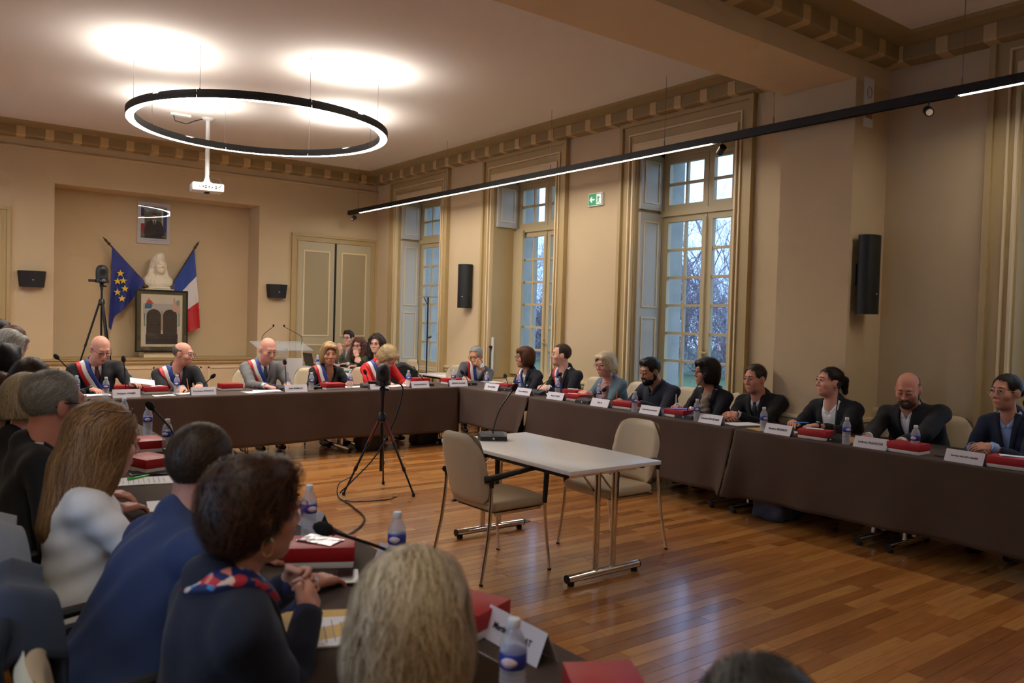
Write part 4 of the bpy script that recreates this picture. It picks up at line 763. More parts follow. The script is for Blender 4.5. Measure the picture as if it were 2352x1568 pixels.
# framed print of two arched tablets: plain stand-in in the same colours
pc = empty('framed_print', (3.385, NY - .42, .93), label='large framed antique print with two dark arched tablets', cat='picture'); pc.rotation_euler = (R(-1.2), 0, 0)
m = MB(); frame_strip(m, -.41, .41, 0, 1.03, .022, -.03, 0); m.build('frame', BLACKG, pc, 40); MB().box(-.39, .39, -.014, -.002, .02, 1.01).build('mount', M('mount_olive', (76, 72, 44), .8), pc)
m = MB(); frame_strip(m, -.325, .325, .085, .955, .008, -.018, -.014); m.build('gilt_line', M('gilt', (196, 176, 120), .4, .6), pc)
arch = lambda x0, x1, z0, z1: [(x0, z0), (x1, z0), (x1, z1)] + [((x0 + x1) / 2 + (x1 - x0) / 2 * math.cos(t_), z1 + .11 * math.sin(t_)) for t_ in np.linspace(.2, 2.94, 9)] + [(x0, z1)]
print_(pc, [('print', (204, 194, 172), rc(-.317, .317, .093, .947)), ('print_cloud', (176, 170, 160), rc(-.29, .29, .62, .8)), ('print_base', (44, 36, 30), rc(-.25, .25, .13, .3)), ('tablet', (48, 40, 32), arch(-.24, -.015, .2, .6)), ('tablet', (48, 40, 32), arch(.015, .24, .2, .6)), ('pike', (168, 138, 98), rc(-.012, .012, .36, .68)), ('garland', (110, 132, 120), [(-.28, .64), (-.26, .64), (-.26, .46), (-.24, .43), (-.28, .43)]), ('garland', (110, 132, 120), [(.28, .64), (.26, .64), (.26, .46), (.24, .43), (.28, .43)]), ('left_figure', (52, 98, 128), [(-.27, .72), (-.17, .72), (-.15, .78), (-.2, .82), (-.26, .8)]), ('left_figure', (170, 60, 44), [(-.25, .79), (-.13, .8), (-.18, .86), (-.23, .86)]), ('left_head', (186, 144, 116), el(-.205, .875, .016, .02)), ('right_figure', (206, 158, 134), [(.17, .68), (.27, .66), (.25, .8), (.2, .86), (.17, .84)]), ('right_head', (186, 144, 116), el(.19, .875, .016, .02)), ('wing', (136, 140, 136), [(.21, .84), (.27, .88), (.28, .8), (.24, .76)])] + [('text_line', (96, 80, 60), rc(x - .09, x + .09, z, z + .004)) for x in (-.127, .127) for z in np.arange(.24, .62, .035)], .02)
MB().box(-.388, .388, -.040, -.038, .022, 1.008).build('glazing', glassmat('picture_glass'), pc)
# bust on its pedestal
PLA = M('plaster', (234, 222, 196), .6, var=.03, vs=10); bu = empty('bust', (3.36, NY - .26, 1.98), label='white plaster bust of a woman with a soft cap', cat='sculpture')
hfd = head_field(True); hfd.p = hfd.p[:-1]; hfd.cap((0, -.01, -.06), (0, -.02, -.2), .045, .055, k=.04); A_ = head_axes(math.pi + .25, 0, 0); bf = hfd.xform(A_, np.array([0, -.03, .40]), 1.25)
for s in (-1, 1): bf.ell((s * .105, .03, .34), (.035, .06, .12), k=.03).ell((s * .125, .03, .22), (.045, .055, .10), k=.04)
bf.ell((0, .03, .48), (.112, .11, .095), k=.02).ell((.01, -.02, .545), (.075, .075, .05), k=.03).ell((.02, -.06, .575), (.04, .035, .028), k=.03).ell((0, .03, .10), (.235, .11, .12), k=.06).cap((-.15, .02, .12), (.15, .02, .12), .08, k=.06).ell((0, -.04, .09), (.13, .07, .09), k=.05)
bf.cut(lambda P, D: np.maximum(D, .03 - P[..., 2])); np_mesh('figure', [bf.mesh(.0065, .0015, 40, 3)], PLA, bu); MB().rbox(-.17, .17, -.12, .12, -.0, .035, .01).build('plinth', PLA, bu)
pd = empty('pedestal', (3.36, NY - .24, .84), label='cream box pedestal under the bust behind the print', cat='pedestal'); MB().box(-.24, .24, -.16, .2, 0, .08).box(-.19, .19, -.12, .18, .08, 1.06).build('shaft', TRIML, pd); MB().rbox(-.23, .23, -.15, .2, 1.06, 1.14, .015).build('cap', TRIML, pd)
# flags
def flag(name, loc, tip, label, cols, sgn, stars=False):
    e_ = empty(name, loc, label=label, cat='flag'); tip = Vector(tip); MB().cyl((0, 0, 0), tip, .014, n=8).build('pole', M('flag_wood', (66, 48, 34), .5), e_, True); d = tip.normalized()
    MB().lathe([(.012, 0), (.026, .03), (.014, .06), (.022, .09), (.002, .17)], 8, T3(tip) @ d.to_track_quat('Z', 'Y').to_matrix().to_4x4()).build('finial', M('flag_wood'), e_, True)
    L = tip.length; a0, a1 = .16, .97; W_ = 1.0
    def pt_(u, v):      # u along the pole from top, v along the free side hanging down
        p = tip * (a1 - (a1 - a0) * u); drop = v * ((1.30 if u < .13 else 1.30 + (1.02 - 1.30) * min(1, (u - .13) / .08)) * (1 if u < .21 else 1 - .92 * (u - .21) / .79) if stars else 1.34 * (1 - .30 * u)) ; x = -sgn * 0 + .02 * math.sin(v * 7 + u * 5)
        sx = sgn * ((.04 if stars else .11) * v * (1 - u) + .02 * v * math.sin(u * 9)); fold = .05 * math.sin(u * 14 + v * 3) * v
        return (p.x * (1 - .30 * v * (1 - u) * 0) + sx + (-p.x * .0), p.y - .03 - fold - .02, p.z - drop)
    nb = len(cols)
    for i, (nm, c) in enumerate(cols):
        v0, v1 = i / nb, (i + 1) / nb; MB().grid(lambda a, b_: pt_(a, v0 + (v1 - v0) * b_), 30, 12 if nb > 1 else 30).build(nm, M('flag_' + nm, c, .6, sheen=.3), e_, True)
    if stars:
        for u, v in ((.28, .30), (.36, .42), (.40, .58), (.22, .44), (.24, .62), (.34, .76)):
            p = Vector(pt_(u, v)) + Vector((0, -.03, 0)); q_ = [((.062 if k % 2 == 0 else .025) * math.sin(k * math.pi / 5), (.062 if k % 2 == 0 else .025) * math.cos(k * math.pi / 5)) for k in range(10)]; MB().prism(q_, 0, .006, T3(p) @ FX).build('star', M('star_yellow', (222, 188, 40), .5), e_)
    return e_
flag('star_flag', (3.22, NY - .30, 1.98), (-.58, .14, .68), 'blue flag with yellow stars hanging left of the bust', [('blue_cloth', (26, 40, 122))], -1, True)
flag('tricolour_flag', (3.52, NY - .30, 1.98), (.44, .14, .72), 'blue, white and red flag hanging right of the bust', [('blue_stripe', (34, 66, 150)), ('white_stripe', (226, 222, 220)), ('red_stripe', (196, 34, 40))], 1)
# ================================================================ furniture
BEIGE = M('beige_leatherette', (206, 188, 156), .5, bump=.04, bs=120); TFOOT = BLACK
def make_table(name='folding_table', L=1.45, W_=.80, h=.74):      # long axis = local Y
    e_ = empty(name); MB().rbox(-W_ / 2, W_ / 2, -L / 2, L / 2, h - .026, h, .003).build('tabletop', WHITET, e_, 40); [MB().box(q_ * (W_ / 2 - .05), q_ * (W_ / 2 - .08), -L / 2 + .1, L / 2 - .1, h - .06, h - .026).build('rail', BLACK, e_) for q_ in (-1, 1)]
    for s in (-1, 1):
        y_ = s * (L / 2 - .10)
        for x in (-.075, .075): MB().cyl((x, y_, .04), (x, y_, h - .045), .02, n=14).build('leg', CHROME, e_, True); MB().tube([(x, y_, h - .2), (x, y_ - s * .2, h - .05)], .007, 6).build('brace', CHROME, e_, True)
        MB().cyl((-.31, y_, .045), (.31, y_, .045), .026, n=16).build('foot', CHROME, e_, True); MB().cyl((-.26, y_, h - .045), (.26, y_, h - .045), .02, n=12).build('crossbar', CHROME, e_, True)
        for x in (-1, 1): MB().cyl((x * .31, y_, .045), (x * .318, y_, .045), .0265, n=16).cyl((x * .28, y_, 0), (x * .28, y_, .022), .022, n=12).build('foot_cap', BLACK, e_, True)
    return e_
ct = make_table(); ct.location = (3.58, 4.285, 0); tag(ct, 'bare white folding table standing alone mid-floor', 'table')
def make_chair():
    e_ = empty('armchair')      # faces local +Y
    def seat(u, v): return None
    f = Field().bx((0, .03, .455), (.235, .23, .034), None, .03, k=.02).ell((0, .20, .455), (.225, .09, .032), k=.03); np_mesh('seat', [f.mesh(.014)], BEIGE, e_)
    MB().rbox(-.2, .2, -.17, .2, .405, .428, .01).build('seat_pan', BLACK, e_)
    def back(P, D): return D
    g = Field(); tl = R(-13); Ab = np.array([[1, 0, 0], [0, math.cos(tl), math.sin(tl)], [0, -math.sin(tl), math.cos(tl)]])
    def shell(m, y0, th):
        for_ = [(-.5, 0)]
        def fn(u, v):
            z = v; w_ = .205 + .02 * math.sin(z * 3.0) - .03 * max(0, z - .75) / .25 - .02 * max(0, .2 - z); x = (u - .5) * 2 * w_; yy = y0 - .10 * z + .035 * (1 - ((u - .5) * 2) ** 2) * -1; zz = .47 + .45 * z - .02 * ((u - .5) * 2) ** 4 * (z > .5)
            return (x, yy, zz)
        return fn
    f1 = shell(None, -.2, 0); n_ = 14; m = MB()
    def fr_(u, v): x, y_, z = f1(u, v); e1 = min(u, 1 - u, v * 2, (1 - v) * 1.3); r_ = min(1, e1 / .10); k_ = .026 * math.sqrt(max(0, 1 - (1 - r_) ** 2)); return (x, y_ + k_, z)
    def bk_(u, v): x, y_, z = f1(u, v); e1 = min(u, 1 - u, v * 2, (1 - v) * 1.3); r_ = min(1, e1 / .10); k_ = .026 * math.sqrt(max(0, 1 - (1 - r_) ** 2)); return (x, y_ - k_, z)
    def rounded(fn):
        def g_(u, v):      # rounded rectangle mapping keeps corners soft
            a, b_ = 2 * u - 1, 2 * v - 1; p = 7.; q_ = (abs(a) ** p + abs(b_) ** p) ** (1 / p); mx_ = max(abs(a), abs(b_), 1e-6); s_ = mx_ / max(q_, 1e-6); return fn(.5 + a * s_ * .5, .5 + b_ * s_ * .5)
        return g_
    m.grid(rounded(fr_), 18, 18).grid(rounded(bk_), 18, 18).build('backrest', BEIGE, e_, 75)
    for s in (-1, 1):
        MB().tube([(s * .245, -.23, .62), (s * .25, -.235, .5), (s * .26, -.255, .3), (s * .275, -.315, .008)], [.0115, .0115, .011, .0105], 10).build('leg', CHROME, e_, True)
        MB().tube([(s * .255, .205, .46), (s * .262, .215, .3), (s * .272, .25, .008)], [.0115, .011, .0105], 10).build('leg', CHROME, e_, True)
        a_ = MB(); a_.tube([(s * .215, -.265, .64), (s * .238, -.24, .645), (s * .252, -.16, .66), (s * .262, .06, .685), (s * .262, .2, .695)], [.022, .024, .02, .016, .015], 8); a_.tube([(s * .262, .185, .695), (s * .262, .215, .68), (s * .256, .208, .45)], [.015, .019, .015], 8); a_.tube([(s * .245, -.232, .655), (s * .245, -.23, .59)], [.022, .013], 8); a_.build('armrest', BLACK, e_, True)
        MB().box(s * .235, s * .215, -.2, .2, .408, .425).build('side_rail', CHROME, e_)
        for y_ in (-.315, .25): MB().cyl((s * .274, y_, 0), (s * .274, y_, .012), .0125, n=8).build('foot_cap', BLACK, e_)
    return e_
chair0 = make_chair(); chair0.location = (3.13, 4.24, 0); chair0.rotation_euler = (0, 0, R(-90 + 2)); tag(chair0, 'beige armchair at the white table with its back to the viewer', 'chair', 'beige armchairs')
c2 = copy_tree(chair0, None, (4.10, 4.15, 0), R(92)); c2['label'] = 'beige armchair on the window side of the lone white table'
# cloth-covered tables round the room
CLOTH = M('brown_tablecloth', (80, 65, 57), .8, var=.05, vs=3, bump=.4, bs=4, spec=.25)
def cloth(name, p0, p1, width, inner, label, hem=.19, seed=0, flare0=0., flare1=0., zt=.75, back=True):
    """runs p0->p1 along the inner edge; inner = direction of the hanging front"""
    p0, p1 = Vector((*p0, 0)), Vector((*p1, 0)); d = (p1 - p0); L = d.length; d.normalize(); inn = Vector((*inner, 0)); r_ = random.Random(seed); ph = [r_.uniform(0, 6.28) for _ in range(8)]; nu = max(30, int(L / .03))
    def wav(s_, v):
        k = v ** 1.15; w_ = .016 * math.sin(s_ * 5.1 + ph[0]) + .012 * math.sin(s_ * 9.7 + ph[1]) + .006 * math.sin(s_ * 17 + ph[2]) * math.sin(s_ * 1.3 + ph[3])
        e0 = flare0 * math.exp(-(s_ / .11) ** 2) + flare1 * math.exp(-((L - s_) / .11) ** 2)
        return k * (w_ + .02 + e0)
    m = MB(); prof = [(-width, 0), (-width * .5, 0), (-.05, 0), (-.012, -.0005), (-.004, -.003), (0, -.012), (.001, -.03)]
    rows = 16
    def fn(u, v):
        s_ = u * L; j = v * (len(prof) - 1 + rows)
        if j <= len(prof) - 1: i = int(min(j, len(prof) - 1.001)); t_ = j - i; a, b_ = prof[i], prof[min(i + 1, len(prof) - 1)]; dd, hh = a[0] + (b_[0] - a[0]) * t_, a[1] + (b_[1] - a[1]) * t_; wv = 0
        else: q_ = (j - len(prof) + 1) / rows; H_ = zt - hem + .012 * math.sin(s_ * 2.3 + ph[4]); dd, hh = .001, -.03 - q_ * (H_ - .03); wv = wav(s_, q_)
        return tuple(p0 + d * s_ + inn * (dd + wv) + Vector((0, 0, zt + hh)))
    m.grid(fn, nu, len(prof) - 1 + rows); o = m.build(name, CLOTH, None, 50); so = o.modifiers.new('thickness', 'SOLIDIFY'); so.thickness = .002; so.offset = -1
    return tag(o, label, 'tablecloth', 'brown tablecloths')
cloth('tablecloth', (.72, 8.55), (5.66, 8.55), .78, (0, -1), 'brown cloth hanging over the head table at the far end', .19, 1)
cloth('tablecloth', (5.70, 9.33), (5.70, 7.16), .78, (-1, 0), 'short brown cloth at the corner joining the head table', .30, 2, .0, .14)
cloth('tablecloth', (5.71, 7.15), (5.71, 4.30), .78, (-1, 0), 'long brown cloth on the window side below the third window', .18, 3, .06, .17)
cloth('tablecloth', (5.71, 4.29), (5.71, 1.0), .78, (-1, 0), 'brown cloth on the window-side table nearest the right frame edge', .19, 4, .13, 0)
cloth('tablecloth', (1.45, 1.02), (1.45, 8.5), .68, (1, 0), 'brown cloth on the near left table in the foreground', .2, 5)
tops = [(6.10, 2.4), (6.10, 3.75), (6.10, 5.15), (6.10, 6.6), (6.10, 7.9)]
def under(i, x, y, rz, label):
    o = copy_tree(ct, None, (x, y, 0), rz); o['label'] = label; o['group'] = 'folding tables under the brown cloths'
    for c in o.children:
        if c.name.startswith('tabletop'): pass
    return o
ubase = make_table('folding_table', 1.36, .66, .742); tag(ubase, 'chrome-legged folding table hidden under cloth, window side near right edge', 'table', 'folding tables under the brown cloths'); ubase.location = (6.08, 2.35, 0)
for x, y, rz, lb in ((6.08, 3.75, 0, 'chrome-legged table under cloth, window side, second from the right edge'), (6.08, 5.15, 0, 'chrome-legged table under cloth, window side, third from the right edge'), (6.08, 6.55, 0, 'chrome-legged table under cloth, window side, next to the corner cloth'), (6.08, 7.93, 0, 'chrome-legged table under the short corner cloth'), (6.10, 9.0, R(90), 'chrome-legged table under the corner of the head table'), (5.02, 8.93, R(90), 'chrome-legged table under the head cloth beside the corner'), (3.62, 8.93, R(90), 'chrome-legged table under the middle of the head cloth'), (2.22, 8.93, R(90), 'chrome-legged table under the left part of the head cloth'), (1.11, 7.75, 0, 'chrome-legged table under the left cloth, far end'), (1.11, 6.35, 0, 'chrome-legged table under the left cloth, second from the far end'), (1.11, 4.95, 0, 'chrome-legged table under the left cloth, third from the far end'), (1.11, 3.55, 0, 'chrome-legged table under the left cloth, second from the viewer'), (1.11, 2.0, 0, 'chrome-legged table under the left cloth, nearest the viewer')):
    o = copy_tree(ubase, None, (x, y, 0), rz); o['label'] = lb
# ================================================================ people
def chair_at(x, y, rz, label): o = copy_tree(chair0, None, (x, y, 0), R(rz)); o['label'] = label; return o
UPV = (0, 0, 1)
def scarf(col, col2, hang=.0):
    def fn(c):
        pt, u = c['pt'], c['u']; F = Field(); n = 14
        for ring_, (rr, s_) in enumerate(((.078, .985), (.084, .95), (.080, .92))):
            P = [pt(rr * math.cos(a), s_ - .035 * max(0, math.sin(a)) * (1 + ring_ * .5), -.015 + rr * 1.05 * math.sin(a)) for a in np.linspace(0, 2 * math.pi, n + 1)]
            for a, b_ in zip(P[:-1], P[1:]): F.cap(a, b_, .024, k=.012)
        if hang: F.cap(pt(.02, .90, .11), pt(.035, .55, .16 * c['dq']), .03, .045, k=.03).cap(pt(-.02, .90, .11), pt(-.03, .62, .155 * c['dq']), .03, .04, k=.03)
        np_mesh('scarf', [F.mesh(.008, .004, 60, 9)], fabric('scarf_%d_%d_%d' % col, col, .9, .3, .4, 30, c2=col2, stretch=(30, 30, 4)), c['body'])
    return fn
def earring(side, r=.012):
    def fn(c): MB().tube([c['HL']((side * .084, .0 + r * .6 * math.sin(a), -.042 - r - r * math.cos(a))) for a in np.linspace(0, 6.28, 13)[:-1]], .0012, 5, closed=True).build('earring', M('gold', (212, 180, 110), .25, 1), c['body'], True)
    return fn
def watch(s, col=(190, 190, 195)):
    def fn(c):
        a, e, w_ = c['arm'][s]; d_ = unit(w_ - e); p = w_ - d_ * .0; MB().tube([p - d_ * .008, p + d_ * .012], .033, 14).build('watch_strap', BLACKG, c['body'], True); n_ = unit(np.array([0, 0, 1.]) - d_[2] * d_); MB().tube([p + n_ * .03, p + n_ * .038], .017, 14).build('watch_face', M('watch_%d' % col[0], col, .25, .6), c['body'], True)
    return fn
def badge(x, s_, col=(70, 80, 170)):
    def fn(c): p = c['JS'].project(np.array([c['pt'](x, s_, .14 * c['dq'])]), .008)[0]; n_ = c['JS'].grad(np.array([p]))[0]; MB().tube([p, p + n_ * .003], .012, 10).build('pin_badge', M('badge_%d' % col[0], col, .4), c['body'], True)
    return fn
def allof(*fs): return lambda c: [f(c) for f in fs]
def clasp(x, y, z, fx, fy):      # two folded hands meeting at a point, body heading (fx,fy)
    l = (fy, -fx)      # to the figure's right
    return {1: ((x + l[0] * .045 - fx * .03, y + l[1] * .045 - fy * .03, z), (fx * .75 - l[0], fy * .75 - l[1], -.05), (fx * .5 + l[0] * .3, fy * .5 + l[1] * .3, .8), .75), -1: ((x - l[0] * .045 - fx * .03, y - l[1] * .045 - fy * .03, z + .018), (fx * .75 + l[0], fy * .75 + l[1], -.05), (fx * .5 - l[0] * .3, fy * .5 - l[1] * .3, .8), .65)}
PK = (222, 160, 138); TAN = (196, 140, 108); OLV = (186, 134, 102); FAIR = (226, 172, 150)
# head table, facing the viewer
person((1.66, 9.66), 180, (1.65, 9.40, 1.20), 192, 26, hs=1.17, fat=1.08, sk=PK, hair=('bald',), glasses=((52, 34, 28), .002), sash=1, top=dict(tie=(74, 26, 34), col=(30, 30, 34)), hands={1: ((1.55, 9.20, .79), (.5, -1, -.1), UPV, .4), -1: ((1.92, 9.10, .85), (.3, -1, .1), UPV, .6)}, eyes_down=True, brow=(150, 120, 104), label='bald person in dark suit, tricolour sash and glasses reading a sheet', seed=11)
person((2.50, 9.68), 180, (2.50, 9.42, 1.145), 228, 8, hs=1.08, fat=1.0, sk=PK, hair=('fringe', (140, 128, 118)), glasses=((70, 60, 56), .0014), sash=1, top=dict(tie=(150, 36, 48), shirt=(172, 182, 198), col=(38, 38, 42)), hands={1: ((2.40, 9.06, .785), (-.6, -.9, -.1), UPV, .5), -1: ((2.60, 9.14, .80), (-.3, -.8, -.05), UPV, .6)}, label='balding person in dark suit, sash and red tie turned to the right', seed=12)
person((3.46, 9.68), 180, (3.47, 9.40, 1.195), 186, 20, hs=1.16, fat=1.08, sk=PK, hair=('bald',), glasses=((96, 70, 56), .0012), sash=1, top=dict(col=(112, 110, 110), shirt=(224, 226, 238), tie=(60, 62, 80)), hands={1: ((3.33, 9.03, .785), (.6, -1, -.1), UPV, .5), -1: ((3.60, 9.10, .785), (-.5, -1, -.1), UPV, .5)}, eyes_down=True, brow=(170, 150, 140), label='bald person in grey suit and tricolour sash speaking into a microphone', seed=13)
person((4.27, 9.68), 180, (4.27, 9.42, 1.135), 166, 2, hs=1.14, fem=True, fat=1.06, sk=(206, 146, 116), hair=('bob', (206, 170, 120)), sash=1, top=dict(kind='cardigan', col=(18, 18, 20), shirt=(24, 24, 26), open=.62, collar=False, v=.45), hands={1: ((4.12, 9.14, .785), (.5, -1, -.1), UPV, .5), -1: ((4.42, 9.12, .80), (-.4, -1, -.1), UPV, .5)}, label='blonde person in black cardigan and tricolour sash beside the speaker', seed=14)
person((5.08, 9.70), 180, (5.07, 9.36, 1.10), 196, 46, hs=1.16, fem=True, fat=1.12, sk=FAIR, hair=('bobs', (214, 184, 134)), glasses=((40, 40, 60), .0018), sash=1, top=dict(kind='jumper', col=(206, 34, 32), name='red_jumper', v=.84, sleeve=.7), hands={1: ((4.93, 9.10, .785), (.2, -1, -.1), UPV, .5), -1: ((5.22, 9.08, .785), (-.5, -1, -.1), UPV, .5)}, eyes_down=True, label='blonde person in bright red jumper and sash bent over papers', seed=15)
person((6.62, 9.78), 160, (6.58, 9.50, 1.095), 118, 18, hs=1.10, sk=TAN, hair=('short', (176, 174, 172)), glasses=((30, 30, 34), .002), sash=1, top=dict(col=(82, 82, 90), tie=None), hands={1: ((6.28, 9.30, .785), (-.4, -1, -.1), UPV, .5), -1: ((6.56, 9.36, .985), (-.6, .12, .25), (-.4, -.8, .2), .8)}, label='grey-haired person with glasses resting a hand over the mouth', seed=16, legs=True)
# window side, facing the room
RH = 6.80
person((RH, 8.30), 90, (6.55, 8.316, 1.135), 68, 0, hs=1.10, fem=True, sk=TAN, hair=('bob', (104, 66, 42)), glasses=((50, 70, 96), .0018), sash=1, top=dict(col=(24, 27, 40), shirt=(206, 216, 236), v=.4, vw=.07), hands={1: ((6.30, 8.42, .785), (-1, -.3, -.1), UPV, .5), -1: ((6.22, 8.18, .785), (-1, .3, -.1), UPV, .5)}, extras=badge(-.08, .72, (220, 224, 226)), label='brown-haired person in navy jacket and sash, window side by the corner', seed=17)
person((RH, 7.56), 90, (6.55, 7.584, 1.21), 58, 0, hs=1.14, sk=FAIR, hair=('recede', (74, 54, 42)), sash=1, top=dict(col=(24, 26, 36), tie=(70, 24, 34)), hands=clasp(6.26, 7.58, .795, -1, 0), label='young person in dark suit and sash with hands clasped', seed=18)
person((RH, 6.78), 90, (6.55, 6.781, 1.14), 92, 8, hs=1.15, fem=True, fat=1.1, sk=PK, hair=('bobs', (230, 212, 176), (180, 164, 136)), glasses=((60, 50, 50), .0014), top=dict(kind='cardigan', col=(98, 120, 132), shirt=(206, 152, 148), collar=False, v=.12, vw=.09), hands=clasp(6.30, 6.90, .79, -1, .1), extras=allof(scarf((214, 190, 186), (168, 70, 66), .1), badge(-.1, .62, (214, 220, 222)), badge(.1, .66, (60, 64, 60))), label='short-haired blonde person in denim jacket and pink scarf', seed=19)
person((RH, 6.02), 90, (6.52, 6.043, 1.115), 84, 16, hs=1.14, fat=1.18, sk=OLV, hair=('full', (34, 28, 26)), beard=(38, 32, 30), top=dict(kind='shirt', col=(36, 40, 54), name='shirt', collar=(36, 40, 54), v=.86), hands={1: ((6.24, 6.22, .785), (-1, -.3, -.15), UPV, .8), -1: ((6.22, 5.92, .785), (-.7, 1, -.1), UPV, .5)}, eyes_down=True, label='bearded person in dark shirt writing with an orange pen', seed=20)
person((RH, 5.28), 90, (6.53, 5.276, 1.155), 62, 0, hs=1.13, fem=True, sk=(196, 136, 108), hair=('bob', (32, 24, 24)), glasses=((96, 44, 40), .0014), top=dict(col=(24, 24, 34), shirt=(226, 226, 230), v=.35), hands={1: ((6.26, 5.42, .80), (-1, -.4, 0), UPV, .8), -1: ((6.20, 5.22, .79), (-1, .5, -.1), UPV, .7)}, extras=scarf((166, 148, 128), (120, 104, 88), .1), label='dark-bobbed person in navy jacket and beige scarf', seed=21)
person((RH + .02, 4.66), 90, (6.54, 4.695, 1.135), 86, 6, hs=1.12, fat=1.14, sk=(206, 140, 118), hair=('short', (58, 44, 36)), top=dict(col=(16, 16, 18), shirt=(176, 184, 204), tie=(26, 26, 36), v=.2), hands=clasp(6.16, 4.68, .79, -1, 0), extras=watch(-1), label='person in black overcoat and dark tie with hands folded and a watch', seed=22)
person((RH + .02, 3.88), 90, (6.55, 3.919, 1.165), 64, -4, hs=1.10, fem=True, fat=1.3, sk=PK, hair=('tied', (40, 30, 26)), top=dict(kind='cardigan', col=(20, 22, 30), shirt=(232, 232, 236), v=.1, vw=.075, sleeve=.72, cuff=False, open=.86), hands={1: ((6.14, 4.0, .82), (-1, -.5, 0), UPV, .7), -1: ((6.10, 3.76, .82), (-1, .4, 0), UPV, .7)}, extras=allof(earring(-1), watch(-1, (220, 220, 222)), badge(-.12, .55)), label='person with ponytail in dark cardigan and white shirt holding a blue pen', seed=23)
person((RH, 3.16), 90, (6.50, 3.196, 1.165), 104, 22, hs=1.12, fat=1.3, sk=(208, 142, 118), hair=('fringe', (136, 98, 80), (110, 76, 60)), beard=(122, 90, 72), top=dict(col=(20, 21, 26), shirt=(214, 214, 220), nolapel=False, v=.15, vw=.08, open=.86), hands={1: ((6.08, 3.30, .785), (-1, -.3, -.1), UPV, .4), -1: ((6.08, 3.04, .785), (-1, .35, -.1), UPV, .4)}, eyes_down=True, label='large bald bearded person in black jacket and open white shirt looking down', seed=24)
person((RH, 2.44), 90, (6.55, 2.489, 1.205), 76, 0, hs=1.10, fem=True, sk=(204, 146, 122), hair=('bun', (44, 34, 28)), glasses=((206, 190, 170), .0012), top=dict(col=(26, 34, 58), shirt=(150, 176, 222), v=.2, vw=.08, open=.9), hands=clasp(6.22, 2.52, .80, -1, 0), extras=allof(earring(-1, .02), badge(-.1, .5)), label='person in navy blazer and light blue shirt at the right frame edge', seed=25)
# three clerks behind the head table
person((6.30, 12.68), 90, (6.10, 12.698, 1.226), 126, 0, hs=1.06, bs=1.0, sk=FAIR, hair=('full', (42, 32, 28)), glasses=((20, 20, 24), .003), top=dict(col=(118, 112, 108), shirt=(230, 230, 232)), label='dark-haired person in grey jacket and black glasses by the double door', seed=26, n_str=400)
person((6.34, 12.28), 90, (6.10, 12.30, 1.10), 128, -4, hs=1.12, bs=1.0, fem=True, sk=FAIR, hair=('curly', (104, 58, 40)), glasses=((24, 24, 34), .003), top=dict(kind='blouse', col=(66, 74, 54), name='blouse', sleeve=.5, v=.78), hands={1: ((5.85, 12.45, 1.06), (-.5, .2, .8), (-.8, -.5, .1), .9), -1: ((5.95, 12.1, .79), (-1, .4, 0), UPV, .5)}, label='auburn-haired person in olive blouse raising a hand, behind the head table', seed=27, n_str=500)
person((6.40, 11.66), 90, (6.12, 11.70, 1.17), 132, 2, hs=1.2, bs=1.02, fem=True, sk=FAIR, hair=('curly', (58, 42, 36)), glasses=((40, 30, 30), .0022), top=dict(kind='jumper', col=(18, 18, 22), name='jumper', v=.82), hands={1: ((5.86, 11.85, .98), (-.4, .3, .8), (-.8, -.5, .1), .9), -1: ((5.80, 11.66, .90), (-.5, .8, .3), (-.8, -.3, .4), .9)}, label='dark curly-haired person in black jumper and glasses, behind the red jumper', seed=28, n_str=500)
# near left row, seen from behind
DK = dict(col=(22, 23, 28))
person((.55, 1.20), -90, (.73, 1.235, 1.075), -38, 4, hs=1.10, fem=True, sk=FAIR, hair=('bobs', (222, 204, 170), (150, 128, 96)), top=dict(kind='jumper', col=(24, 24, 30), neck='o'), n_str=5500, detail=.005, label='ash-blonde head seen from behind in the front foreground', seed=31, hands={1: ((1.05, 1.12, .785), (1, .3, -.1), UPV, .5), -1: ((1.02, 1.46, .785), (1, -.3, -.1), UPV, .5)})
def floral(c):
    F = c['JS']; pt = c['pt']; m_ = bpy.data.materials.new('floral_print'); m_.use_nodes = True; t_ = m_.node_tree; b_ = t_.nodes['Principled BSDF']; vo = t_.nodes.new('ShaderNodeTexVoronoi'); vo.inputs['Scale'].default_value = 42; tc_ = t_.nodes.new('ShaderNodeTexCoord'); t_.links.new(tc_.outputs['Object'], vo.inputs['Vector'])
    rp_ = t_.nodes.new('ShaderNodeValToRGB'); rp_.color_ramp.interpolation = 'CONSTANT'; E_ = rp_.color_ramp.elements; E_[0].color = lin((24, 34, 92)); E_[1].position = .35; E_[1].color = lin((196, 40, 52))
    for p_, c_ in ((.55, (236, 206, 190)), (.68, (70, 150, 200)), (.8, (20, 26, 60)), (.92, (228, 130, 110))): q_ = E_.new(p_); q_.color = lin(c_)
    sx = t_.nodes.new('ShaderNodeSeparateColor'); t_.links.new(vo.outputs['Color'], sx.inputs[0]); t_.links.new(sx.outputs[0], rp_.inputs['Fac']); t_.links.new(rp_.outputs['Color'], b_.inputs['Base Color']); b_.inputs['Roughness'].default_value = .6
    for s in (-1, 1): r_ = ribbon(F, [pt(s * .02, .93, .10), pt(s * .066, .985, .05), pt(s * .074, 1.01, -.03), pt(s * .0, 1.03, -.10)], .05, .012, .006, .055, 6); np_mesh('floral_collar', [r_], m_, c['body'], smooth=False)
